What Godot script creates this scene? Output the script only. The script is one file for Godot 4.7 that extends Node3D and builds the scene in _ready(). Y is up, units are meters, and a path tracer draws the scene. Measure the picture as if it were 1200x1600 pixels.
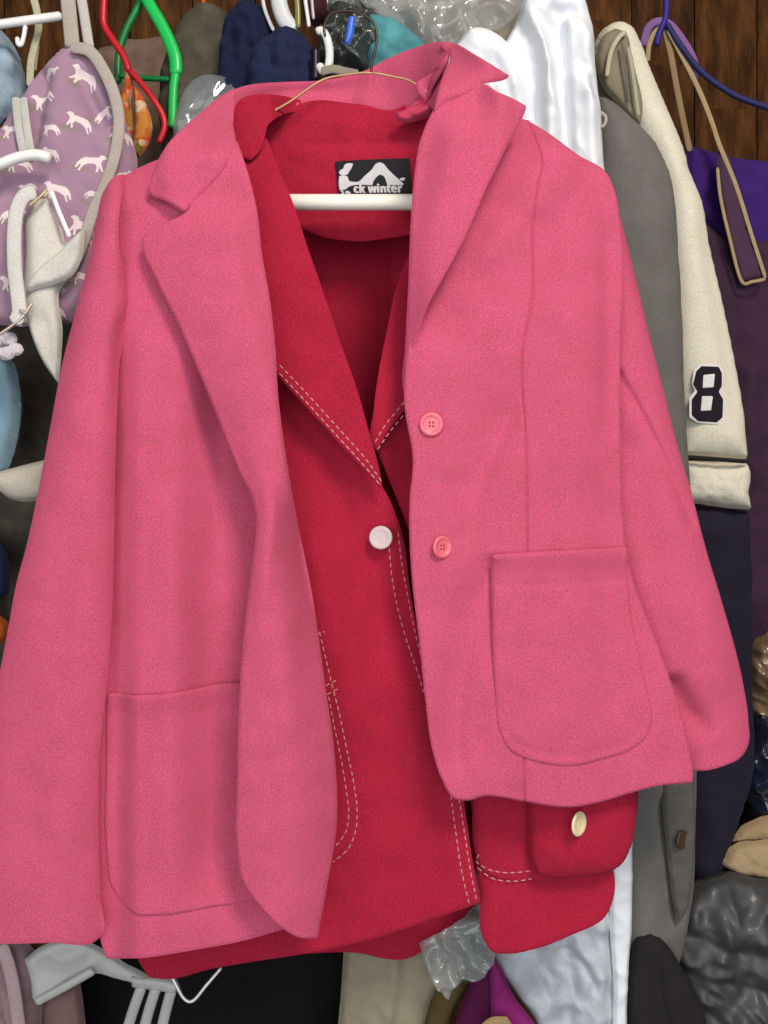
extends Node3D
# A rose-pink blazer worn over a red jacket on one wire hanger, hanging in front of a packed clothes rail.
# Outlines are written in units of 0.55 mm (x right from 0 to 1200, y down from 0 to 1600) on upright planes at depth z (metres, towards the viewer).
const U := 0.00055
const D := 0.85
const H := 1.35
var things: Array = []
var taken := {}
var noise := FastNoiseLite.new()
var ridged := FastNoiseLite.new()
var tex_grain: ImageTexture
var tex_mottle: ImageTexture
var tex_bump: ImageTexture
var tex_wood: ImageTexture

func _ready():
	setup_view()
	setup_light()
	noise.seed = 11; noise.noise_type = FastNoiseLite.TYPE_SIMPLEX_SMOOTH; noise.frequency = 1.0; noise.fractal_octaves = 2
	ridged.seed = 5; ridged.noise_type = FastNoiseLite.TYPE_SIMPLEX_SMOOTH; ridged.frequency = 1.0; ridged.fractal_type = FastNoiseLite.FRACTAL_RIDGED; ridged.fractal_octaves = 2
	make_textures()
	build_wall()
	build_pink_blazer()
	build_red_jacket()
	build_wire_hanger()
	build_left_rail()
	build_top_rail()
	build_right_rail()
	build_bottom()
	settle()

func setup_view():
	var cam := Camera3D.new()
	cam.name = "camera"
	cam.fov = rad_to_deg(2.0 * atan(800.0 * U / D))
	cam.near = 0.02
	cam.far = 20.0
	add_child(cam)
	cam.position = Vector3(0, H, D)
	cam.current = true
	var we := WorldEnvironment.new()
	we.name = "environment"
	var e := Environment.new()
	e.background_mode = Environment.BG_COLOR
	e.background_color = Color(0, 0, 0)
	e.tonemap_mode = Environment.TONE_MAPPER_LINEAR
	e.tonemap_exposure = 1.0
	e.sdfgi_enabled = true
	e.ssao_enabled = true
	e.ssil_enabled = true
	we.environment = e
	add_child(we)

func area(called: String, at: Vector3, to: Vector3, size: Vector2, energy: float, col: Color):
	var l := AreaLight3D.new()
	l.name = called
	l.area_size = size
	l.light_energy = energy
	l.light_color = col
	l.shadow_enabled = true
	l.area_range = 8.0
	l.area_attenuation = 2.0
	add_child(l)
	l.look_at_from_position(at, to, Vector3.UP)

func setup_light():
	area("unseen_room_lamp", Vector3(0.7, H + 1.6, 1.7), Vector3(0.0, H, 0), Vector2(0.6, 0.6), 4.6, Color(1.0, 0.95, 0.9))  # lamp out of view, high on the right, lights the clothes from above
	area("unseen_broad_light", Vector3(-0.3, H - 0.1, 2.0), Vector3(-0.05, H - 0.1, -0.2), Vector2(3.8, 2.6), 6.2, Color(0.96, 0.975, 1.0))  # broad light out of view, softly lights the whole rail from the front

# ---------------------------------------------------------------- helpers
func w(x: float, y: float, z: float) -> Vector3:
	var k := U * (D - z) / D
	return Vector3((x - 600.0) * k, H + (800.0 - y) * k, z)

func numbered(called: String) -> String:
	if not taken.has(called):
		taken[called] = 0
		return called
	taken[called] += 1
	return "%s_%03d" % [called, taken[called]]

func thing(called: String, label: String, category: String, group := "", kind := "") -> Node3D:
	var o := Node3D.new()
	o.name = numbered(called)
	add_child(o)
	o.set_meta("label", label)
	if category != "": o.set_meta("category", category)
	if group != "": o.set_meta("group", group)
	if kind != "": o.set_meta("kind", kind)
	things.append(o)
	return o

func part(called: String, mesh: Mesh, mat: Material, parent: Node3D, label := "") -> MeshInstance3D:
	var o := MeshInstance3D.new()
	o.name = called
	o.mesh = mesh
	o.material_override = mat
	if label != "": o.set_meta("label", label)
	parent.add_child(o, true)
	return o

func settle():
	# every thing's node stands at the middle of its own base
	for o in things:
		var box := AABB()
		var first := true
		for c in o.get_children():
			var b: AABB = c.transform * c.get_aabb()
			box = b if first else box.merge(b)
			first = false
		if first: continue
		var at := Vector3(box.get_center().x, box.position.y, box.get_center().z)
		o.position = at
		for c in o.get_children(): c.position -= at

func curve(p: Array, closed: bool, step := 8.0) -> PackedVector2Array:
	# a smooth line through the points; turns sharper than about 50 degrees stay corners
	var n := p.size() / 2
	var q := PackedVector2Array()
	for i in n: q.append(Vector2(p[2 * i], p[2 * i + 1]))
	var tan := PackedVector2Array()
	var corner := []
	for i in n:
		var a := q[(i - 1 + n) % n] if closed or i > 0 else q[i]
		var b := q[(i + 1) % n] if closed or i < n - 1 else q[i]
		var d0 := q[i] - a
		var d1 := b - q[i]
		var is_corner := d0.length() < 0.01 or d1.length() < 0.01 or d0.normalized().dot(d1.normalized()) < 0.64
		corner.append(is_corner)
		var t := Vector2.ZERO
		if not is_corner: t = (d0.normalized() * d1.length() + d1.normalized() * d0.length()) / (d0.length() + d1.length())
		tan.append(t)
	var out := PackedVector2Array()
	for i in (n if closed else n - 1):
		var j := (i + 1) % n
		var a := q[i]
		var b := q[j]
		var l := a.distance_to(b)
		var ma := (b - a) if corner[i] else tan[i] * l
		var mb := (b - a) if corner[j] else tan[j] * l
		var k := maxi(1, int(ceil(l / step)))
		for s in k:
			var t := float(s) / k
			var t2 := t * t
			var t3 := t2 * t
			out.append(a * (2 * t3 - 3 * t2 + 1) + ma * (t3 - 2 * t2 + t) + b * (3 * t2 - 2 * t3) + mb * (t3 - t2))
	if not closed: out.append(q[n - 1])
	return out

func fold(p: Array, amp: float, wl: float, wr: float, f0 := 0.25, f1 := 0.25) -> Dictionary:
	# a crease along a line; amp in mm, wl and wr the widths to the left and right of the line's direction
	var q := curve(p, false, 40.0)
	var s := PackedFloat32Array([0.0])
	var box := Rect2(q[0], Vector2.ZERO)
	for i in range(1, q.size()):
		s.append(s[i - 1] + q[i].distance_to(q[i - 1]))
		box = box.expand(q[i])
	return {"q": q, "s": s, "amp": amp, "wl": wl, "wr": wr, "f0": f0, "f1": f1, "box": box.grow(3.0 * maxf(wl, wr))}

func creases(list: Array, x: float, y: float) -> float:
	var z := 0.0
	var p := Vector2(x, y)
	for f in list:
		if not f.box.has_point(p): continue
		var q: PackedVector2Array = f.q
		var best := 1e9
		var side := 0.0
		var at := 0.0
		for i in q.size() - 1:
			var d := q[i + 1] - q[i]
			var l2 := d.length_squared()
			var t := clampf((p - q[i]).dot(d) / l2, 0.0, 1.0)
			var e := p - q[i] - d * t
			var e2 := e.length_squared()
			if e2 < best:
				best = e2
				side = d.cross(p - q[i])
				at = f.s[i] + t * sqrt(l2)
		var sg: float = f.wl if side < 0.0 else f.wr
		var t1: float = at / f.s[f.s.size() - 1]
		var k := 1.0
		if f.f0 > 0.0: k *= smoothstep(0.0, f.f0, t1)
		if f.f1 > 0.0: k *= smoothstep(0.0, f.f1, 1.0 - t1)
		z += f.amp * k * exp(-best / (2.0 * sg * sg))
	return z

func sheet(o: Array, z0: float, opt := {}) -> ArrayMesh:
	# a piece of cloth cut to an outline: front and back faces, a rolled edge, a body (b) and creases
	var c: float = opt.get("c", 6.0)
	var th: float = opt.get("t", 1.0)
	var r: float = opt.get("r", 5.0)
	var b: float = opt.get("b", 0.0)
	var rb: float = opt.get("rb", 60.0)
	var bb: float = opt.get("bb", b)
	var na: float = opt.get("n", 0.0)
	var nf: float = opt.get("nf", 60.0)
	var ra: float = opt.get("crinkle", 0.0)
	var rf: float = opt.get("rf", 60.0)
	var zf = opt.get("f", null)
	var folds: Array = opt.get("folds", [])
	var deep: bool = opt.get("deep", false)
	var uvs: float = opt.get("uv", 240.0)
	var poly := curve(o, true, maxf(c, 3.0))
	if opt.get("sharp", false):
		poly = PackedVector2Array()
		for i in o.size() / 2: poly.append(Vector2(o[2 * i], o[2 * i + 1]))
	var box := Rect2(poly[0], Vector2.ZERO)
	for p in poly: box = box.expand(p)
	box = box.grow(c * 1.5)
	var nx := int(ceil(box.size.x / c)) + 1
	var ny := int(ceil(box.size.y / c)) + 1
	var ox := box.position.x
	var oy := box.position.y
	var far := maxf(maxf(r, rb if b != 0.0 or bb != 0.0 else 0.0), c * 2.0)
	var dist := PackedFloat32Array()
	dist.resize(nx * ny)
	dist.fill(far)
	var m := poly.size()
	for i in m:
		var a := poly[i]
		var e := poly[(i + 1) % m]
		var d := e - a
		var l2 := maxf(d.length_squared(), 1e-6)
		var i0 := maxi(0, int((minf(a.x, e.x) - far - ox) / c))
		var i1 := mini(nx - 1, int((maxf(a.x, e.x) + far - ox) / c) + 1)
		var j0 := maxi(0, int((minf(a.y, e.y) - far - oy) / c))
		var j1 := mini(ny - 1, int((maxf(a.y, e.y) + far - oy) / c) + 1)
		for j in range(j0, j1 + 1):
			for k in range(i0, i1 + 1):
				var p := Vector2(ox + k * c, oy + j * c) - a
				var q := p - d * clampf(p.dot(d) / l2, 0.0, 1.0)
				var dd := q.length()
				if dd < dist[j * nx + k]: dist[j * nx + k] = dd
	for j in ny:
		var y := oy + j * c
		var xs := []
		for i in m:
			var a := poly[i]
			var e := poly[(i + 1) % m]
			if (a.y <= y) != (e.y <= y): xs.append(a.x + (y - a.y) / (e.y - a.y) * (e.x - a.x))
		xs.sort()
		var k := 0
		for i in nx:
			var x := ox + i * c
			while k < xs.size() and xs[k] <= x: k += 1
			if k % 2 == 0: dist[j * nx + i] = -dist[j * nx + i]
	var body := PackedFloat32Array()
	if b != 0.0 or bb != 0.0:
		body.resize(nx * ny)
		for i in nx * ny:
			var q := 1.0 - clampf(dist[i] / rb, 0.0, 1.0)
			body[i] = sqrt(1.0 - q * q)
		for pass_ in 3:
			var nb := body.duplicate()
			for j in range(1, ny - 1):
				for i in range(1, nx - 1):
					var id := j * nx + i
					if dist[id] > c * 1.5: nb[id] = (body[id] * 2.0 + body[id - 1] + body[id + 1] + body[id - nx] + body[id + nx]) / 6.0
			body = nb
	var vf := PackedVector3Array()
	var vb := PackedVector3Array()
	var uv := PackedVector2Array()
	var pos := PackedVector2Array()
	var node := PackedInt32Array()
	node.resize(nx * ny)
	node.fill(-1)
	var ks := U * (D - z0) / D
	var ex := PackedInt32Array()
	ex.resize(nx * ny)
	ex.fill(-1)
	var ey := ex.duplicate()
	var rim := PackedByteArray()
	for j in ny:
		for i in nx:
			var id := j * nx + i
			var s0 := dist[id]
			if s0 > 0.0:
				node[id] = pos.size()
				var at := Vector2(ox + i * c, oy + j * c)
				if s0 < c:
					var gr := Vector2(dist[id + 1] - dist[id - 1], dist[id + nx] - dist[id - nx])
					if gr.length() > 0.2 * c: at += gr.normalized() * (0.7 * (c - s0))
					s0 = 0.7 * c + 0.3 * s0
				pos.append(at); rim.append(0)
				var q := 1.0 - clampf(s0 / r, 0.0, 1.0)
				var tt := th * sqrt(1.0 - q * q)
				var bl := body[id] if body.size() > 0 else 0.0
				vf.append(Vector3(0, 0, tt + b * bl))
				vb.append(Vector3(0, 0, -tt - bb * bl))
			s0 = dist[id]
			if i < nx - 1 and (s0 > 0.0) != (dist[id + 1] > 0.0):
				ex[id] = pos.size()
				pos.append(Vector2(ox + (i + clampf(s0 / (s0 - dist[id + 1]), 0.02, 0.98)) * c, oy + j * c)); rim.append(1)
				vf.append(Vector3.ZERO); vb.append(Vector3.ZERO)
			if j < ny - 1 and (s0 > 0.0) != (dist[id + nx] > 0.0):
				ey[id] = pos.size()
				pos.append(Vector2(ox + i * c, oy + (j + clampf(s0 / (s0 - dist[id + nx]), 0.02, 0.98)) * c)); rim.append(1)
				vf.append(Vector3.ZERO); vb.append(Vector3.ZERO)
	var n := pos.size()
	for i in n:
		var x := pos[i].x
		var y := pos[i].y
		var z := 0.0
		if zf != null: z += zf.call(x, y)
		if folds.size() > 0: z += creases(folds, x, y)
		if na != 0.0: z += na * noise.get_noise_2d(x / nf + z0 * 97.0, y / nf)
		if ra != 0.0: z += ra * ridged.get_noise_2d(x / rf + z0 * 53.0, y / rf)
		var kk := U * (D - z0 - z * 0.001) / D if deep else ks
		var base := Vector3((x - 600.0) * kk, H + (800.0 - y) * kk, z0)
		vf[i] = base + Vector3(0, 0, (z + vf[i].z) * 0.001)
		vb[i] = base + Vector3(0, 0, (z + vb[i].z) * 0.001)
		uv.append(Vector2(x / uvs, y / uvs))
	var idx := PackedInt32Array()
	var cell := PackedInt32Array()
	for j in ny - 1:
		for i in nx - 1:
			var id := j * nx + i
			cell.clear()
			if node[id] >= 0: cell.append(node[id])
			if ex[id] >= 0: cell.append(ex[id])
			if node[id + 1] >= 0: cell.append(node[id + 1])
			if ey[id + 1] >= 0: cell.append(ey[id + 1])
			if node[id + nx + 1] >= 0: cell.append(node[id + nx + 1])
			if ex[id + nx] >= 0: cell.append(ex[id + nx])
			if node[id + nx] >= 0: cell.append(node[id + nx])
			if ey[id] >= 0: cell.append(ey[id])
			for k in range(1, cell.size() - 1):
				idx.append(cell[0]); idx.append(cell[k]); idx.append(cell[k + 1])
	# the back meets the front along the rim
	var back := PackedInt32Array()
	back.resize(n)
	var verts := vf
	for i in n:
		back[i] = verts.size()
		verts.append(vb[i])
		uv.append(uv[i])
	var nt := idx.size() / 3
	for t in nt:
		idx.append(back[idx[3 * t]]); idx.append(back[idx[3 * t + 2]]); idx.append(back[idx[3 * t + 1]])
	return commit(verts, uv, idx)

func commit(v: PackedVector3Array, uv: PackedVector2Array, idx: PackedInt32Array) -> ArrayMesh:
	var nor := PackedVector3Array()
	nor.resize(v.size())
	for t in range(0, idx.size(), 3):
		var a := idx[t]
		var b := idx[t + 1]
		var c := idx[t + 2]
		var q := (v[c] - v[a]).cross(v[b] - v[a])
		nor[a] += q; nor[b] += q; nor[c] += q
	for i in nor.size(): nor[i] = nor[i].normalized() if nor[i].length_squared() > 1e-24 else Vector3.BACK
	var arr := []
	arr.resize(Mesh.ARRAY_MAX)
	arr[Mesh.ARRAY_VERTEX] = v
	arr[Mesh.ARRAY_NORMAL] = nor
	arr[Mesh.ARRAY_TEX_UV] = uv
	arr[Mesh.ARRAY_INDEX] = idx
	var me := ArrayMesh.new()
	me.add_surface_from_arrays(Mesh.PRIMITIVE_TRIANGLES, arr)
	return me

func band(a: Array, b: Array, nv: int, th := 1.5, bow := 0.0) -> ArrayMesh:
	# cloth stretched between two edges, each given as x, y, z(mm)
	var ra := rail(a, 64)
	var rb := rail(b, 64)
	var v := PackedVector3Array()
	var uv := PackedVector2Array()
	var grid := []
	for i in 64:
		for j in nv + 1:
			var t := float(j) / nv
			var p := ra[i].lerp(rb[i], t)
			p.z += bow * sin(PI * t)
			grid.append(w(p.x, p.y, p.z * 0.001))
	for side in 2:
		for i in 64:
			for j in nv + 1:
				var p: Vector3 = grid[i * (nv + 1) + j]
				var du: Vector3 = grid[mini(i + 1, 63) * (nv + 1) + j] - grid[maxi(i - 1, 0) * (nv + 1) + j]
				var dv: Vector3 = grid[i * (nv + 1) + mini(j + 1, nv)] - grid[i * (nv + 1) + maxi(j - 1, 0)]
				var nn := du.cross(dv).normalized() * (th * 0.001)
				v.append(p + (nn if side == 0 else -nn) * (0.25 if j == 0 or j == nv or i == 0 or i == 63 else 1.0))
				uv.append(Vector2(i / 16.0, j / 16.0))
	var idx := PackedInt32Array()
	var off := 64 * (nv + 1)
	for i in 63:
		for j in nv:
			var p := i * (nv + 1) + j
			var q := p + nv + 1
			idx.append_array(PackedInt32Array([p, q, q + 1, p, q + 1, p + 1]))
			idx.append_array(PackedInt32Array([off + p, off + q + 1, off + q, off + p, off + p + 1, off + q + 1]))
		for j in [0, nv]:
			var p: int = i * (nv + 1) + j
			var q: int = p + nv + 1
			idx.append_array(PackedInt32Array([p, off + p, off + q, p, off + q, q]))
	return commit(v, uv, idx)

func rail(a: Array, n: int) -> PackedVector3Array:
	var cv := Curve3D.new()
	var m := a.size() / 3
	var p := []
	for i in m: p.append(Vector3(a[3 * i], a[3 * i + 1], a[3 * i + 2]))
	for i in m:
		var t: Vector3 = (p[mini(i + 1, m - 1)] - p[maxi(i - 1, 0)]) / 6.0
		cv.add_point(p[i], -t, t)
	cv.bake_interval = 1.0
	var out := PackedVector3Array()
	var l := cv.get_baked_length()
	for i in n: out.append(cv.sample_baked(l * i / (n - 1), true))
	return out

func tube(a: Array, rx: float, rz := -1.0, n := 40, sides := 10, taper := 1.0) -> ArrayMesh:
	# a rod, wire or strap along x, y, z(mm); rx across in the upright plane, rz in depth, both in outline units
	if rz < 0.0: rz = rx
	var p := rail(a, n)
	var v := PackedVector3Array()
	var uv := PackedVector2Array()
	var c := PackedVector3Array()
	for q in p: c.append(w(q.x, q.y, q.z * 0.001))
	for i in n:
		var t := (c[mini(i + 1, n - 1)] - c[maxi(i - 1, 0)]).normalized()
		var s := Vector3(-t.y, t.x, 0.0)
		s = Vector3.RIGHT if s.length() < 0.05 else s.normalized()
		var d := t.cross(s).normalized()
		var k := U * (D - c[i].z) / D * lerpf(1.0, taper, float(i) / (n - 1))
		var e := 0.55 if i == 0 or i == n - 1 else 1.0
		for j in sides:
			var an := TAU * j / sides
			v.append(c[i] + (s * cos(an) * rx + d * sin(an) * rz) * k * e)
			uv.append(Vector2(i / 8.0, float(j) / sides))
	var idx := PackedInt32Array()
	for i in n - 1:
		for j in sides:
			var q := i * sides + j
			var r := i * sides + (j + 1) % sides
			idx.append_array(PackedInt32Array([q, r, r + sides, q, r + sides, q + sides]))
	for e in 2:
		var at := v.size()
		v.append(c[0] if e == 0 else c[n - 1])
		uv.append(Vector2.ZERO)
		var o := 0 if e == 0 else (n - 1) * sides
		for j in sides:
			var q := o + j
			var r := o + (j + 1) % sides
			if e == 0: idx.append_array(PackedInt32Array([at, r, q]))
			else: idx.append_array(PackedInt32Array([at, q, r]))
	return commit(v, uv, idx)

func span(x: float, y: float, t: Array) -> float:
	# where x lies between two edges given at several heights: -1 at the left one, 1 at the right one
	var n := t.size() / 3
	var i := 0
	while i < n - 2 and y > t[3 * i + 3]: i += 1
	var k := clampf((y - t[3 * i]) / (t[3 * i + 3] - t[3 * i]), 0.0, 1.0)
	var a := lerpf(t[3 * i + 1], t[3 * i + 4], k)
	var b := lerpf(t[3 * i + 2], t[3 * i + 5], k)
	return clampf((2.0 * x - a - b) / (b - a), -1.0, 1.0)

func stitches(p: Array, z0: float, zf, lift: float, length := 7.5, gap := 3.0, wide := 1.2) -> ArrayMesh:
	# a row of thread stitches, each a small rounded bead of thread on the cloth
	var q := curve(p, false, 2.0)
	var pts := []
	var need := 0.0
	var on := true
	var acc := 0.0
	var from := q[0]
	for i in range(1, q.size()):
		acc += q[i].distance_to(q[i - 1])
		if acc >= (length if on else gap) or (on and i == q.size() - 1 and acc > 3.0):
			if on: pts.append([from, q[i]])
			from = q[i]
			on = not on
			acc = 0.0
	var v := PackedVector3Array()
	var uv := PackedVector2Array()
	var idx := PackedInt32Array()
	var ks := U * (D - z0) / D
	for s in pts:
		var a: Vector2 = s[0]
		var b: Vector2 = s[1]
		var d := (b - a).normalized()
		var nrm := Vector2(-d.y, d.x) * wide
		var o := v.size()
		for k in 4:
			var t := [0.0, 0.25, 0.75, 1.0][k] as float
			var wd := [0.35, 1.0, 1.0, 0.35][k] as float
			var m := a.lerp(b, t)
			var z := lift
			if zf != null: z += zf.call(m.x, m.y)
			for c in [[-1.0, -0.2], [-0.6, 0.75], [0.6, 0.75], [1.0, -0.2]]:
				var x: Vector2 = m + nrm * c[0] * wd
				v.append(Vector3((x.x - 600.0) * ks, H + (800.0 - x.y) * ks, z0 + z * 0.001 + c[1] * wd * wide * U))
				uv.append(Vector2.ZERO)
		for k in 3:
			for c in 4:
				var e := o + k * 4 + c
				var f := o + k * 4 + (c + 1) % 4
				idx.append_array(PackedInt32Array([e, e + 4, f + 4, e, f + 4, f]))
	return commit(v, uv, idx)

func lathe(profile: Array, at: Vector3, tilt: Basis, n := 36) -> ArrayMesh:
	# profile: radius, height pairs in mm from the middle of the face outwards to the back
	var v := PackedVector3Array()
	var uv := PackedVector2Array()
	var idx := PackedInt32Array()
	var m := profile.size() / 2
	for i in m:
		for j in n:
			var an := TAU * j / n
			v.append(at + tilt * Vector3(cos(an) * profile[2 * i], sin(an) * profile[2 * i], profile[2 * i + 1]) * 0.001)
			uv.append(Vector2(float(j) / n, float(i) / m))
	for i in m - 1:
		for j in n:
			var a := i * n + j
			var b := i * n + (j + 1) % n
			idx.append_array(PackedInt32Array([a, b + n, b, a, a + n, b + n]))
	return commit(v, uv, idx)

# ---------------------------------------------------------------- materials
func make_textures():
	var rng := RandomNumberGenerator.new()
	rng.seed = 77
	var sz := 512
	var soft := FastNoiseLite.new()
	soft.seed = 3; soft.frequency = 0.011; soft.fractal_octaves = 3
	var si := soft.get_seamless_image(sz, sz)
	var fine := FastNoiseLite.new()
	fine.seed = 9; fine.frequency = 0.22; fine.fractal_octaves = 2
	var fi := fine.get_seamless_image(sz, sz)
	var g := Image.create(sz, sz, false, Image.FORMAT_RGB8)
	var bu := Image.create(sz, sz, false, Image.FORMAT_L8)
	for y in sz:
		for x in sz:
			var a := fi.get_pixel(x, y).r - 0.5
			var k := rng.randf() - 0.5
			var s := si.get_pixel(x, y).r - 0.5
			var l := 0.88 + 0.24 * a + 0.14 * k + 0.05 * s
			var h := 0.07 * (rng.randf() - 0.5) + 0.09 * (si.get_pixel((x * 5 + 90) % sz, (y * 5 + 40) % sz).r - 0.5)
			g.set_pixel(x, y, Color(clampf(l + h * 0.4, 0, 1), clampf(l - h, 0, 1), clampf(l + 0.04 * s + h * 0.3, 0, 1)))
			bu.set_pixel(x, y, Color(0.5 + a * 0.7 + k * 0.35, 0, 0))
	g.generate_mipmaps()
	tex_grain = ImageTexture.create_from_image(g)
	bu.convert(Image.FORMAT_RGBA8)
	var nm := bu.duplicate() as Image
	nm.bump_map_to_normal_map(1.6)
	tex_bump = ImageTexture.create_from_image(nm)
	var mo := FastNoiseLite.new()
	mo.seed = 21; mo.frequency = 0.02; mo.fractal_octaves = 5
	var mi := mo.get_seamless_image(256, 256)
	mi.convert(Image.FORMAT_RGB8)
	for y in 256:
		for x in 256:
			var l := 0.72 + 0.28 * mi.get_pixel(x, y).r + 0.06 * (rng.randf() - 0.5)
			mi.set_pixel(x, y, Color(minf(l, 1), minf(l, 1), minf(l, 1)))
	tex_mottle = ImageTexture.create_from_image(mi)
	var wd := Image.create(256, 1024, false, Image.FORMAT_RGB8)
	var wn := FastNoiseLite.new()
	wn.seed = 8; wn.frequency = 1.0; wn.fractal_octaves = 4
	for y in 1024:
		for x in 256:
			var a := wn.get_noise_2d(x * 0.06, y * 0.0014)
			var b := wn.get_noise_2d(x * 0.4, y * 0.004 + 60.0)
			var l := clampf(0.74 + 0.3 * a + 0.16 * b, 0.1, 1.0)
			wd.set_pixel(x, y, Color(l, l * 0.96, l * 0.9))
	tex_wood = ImageTexture.create_from_image(wd)

func cloth(col: Color, scale := 3.0, rough := 0.95, bump := 0.5, tex: Texture2D = null, sheen := 0.25) -> StandardMaterial3D:
	var m := StandardMaterial3D.new()
	m.albedo_color = col
	m.albedo_texture = tex if tex else tex_grain
	m.uv1_triplanar = true
	m.uv1_scale = Vector3.ONE * scale
	m.roughness = rough
	m.metallic_specular = 0.3
	m.normal_enabled = true
	m.normal_texture = tex_bump
	m.normal_scale = bump
	if sheen > 0.0:
		m.rim_enabled = true
		m.rim = sheen
		m.rim_tint = 0.7
	return m

func plain(col: Color, rough := 0.5, spec := 0.5, metal := 0.0) -> StandardMaterial3D:
	var m := StandardMaterial3D.new()
	m.albedo_color = col
	m.roughness = rough
	m.metallic_specular = spec
	m.metallic = metal
	return m

func film(col: Color, alpha: float, rough := 0.12) -> StandardMaterial3D:
	var m := plain(Color(col.r, col.g, col.b, alpha), rough, 0.7)
	m.transparency = BaseMaterial3D.TRANSPARENCY_ALPHA
	m.cull_mode = BaseMaterial3D.CULL_DISABLED
	return m

func rgb(r: int, g: int, b: int) -> Color:
	return Color(r / 255.0, g / 255.0, b / 255.0)

# ---------------------------------------------------------------- setting
func build_wall():
	var wall := thing("wall", "dark brown wood plank wall behind the clothes", "", "", "structure")
	var mats := []
	for k in 4:
		var m := plain([rgb(100, 66, 38), rgb(92, 61, 37), rgb(110, 75, 44), rgb(88, 58, 36)][k], 0.85, 0.2)
		m.albedo_texture = tex_wood
		m.uv1_scale = Vector3(0.7, 1.4, 1)
		m.uv1_offset = Vector3(0.27 * k, 0.4 * k, 0)
		mats.append(m)
	for i in 26:
		var x := -580.0 + 98.0 * i
		part("plank", sheet([x, -260, x + 96, -260, x + 96, 1900, x, 1900], -0.56, {"t": 4.0, "r": 4.0, "c": 16.0}), mats[(i * 7 + i / 3) % 4], wall)
	part("backing_board", sheet([-600, -280, 1980, -280, 1980, 1920, -600, 1920], -0.575, {"t": 2.0, "c": 60.0}), plain(rgb(40, 28, 20), 0.8), wall)

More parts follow.
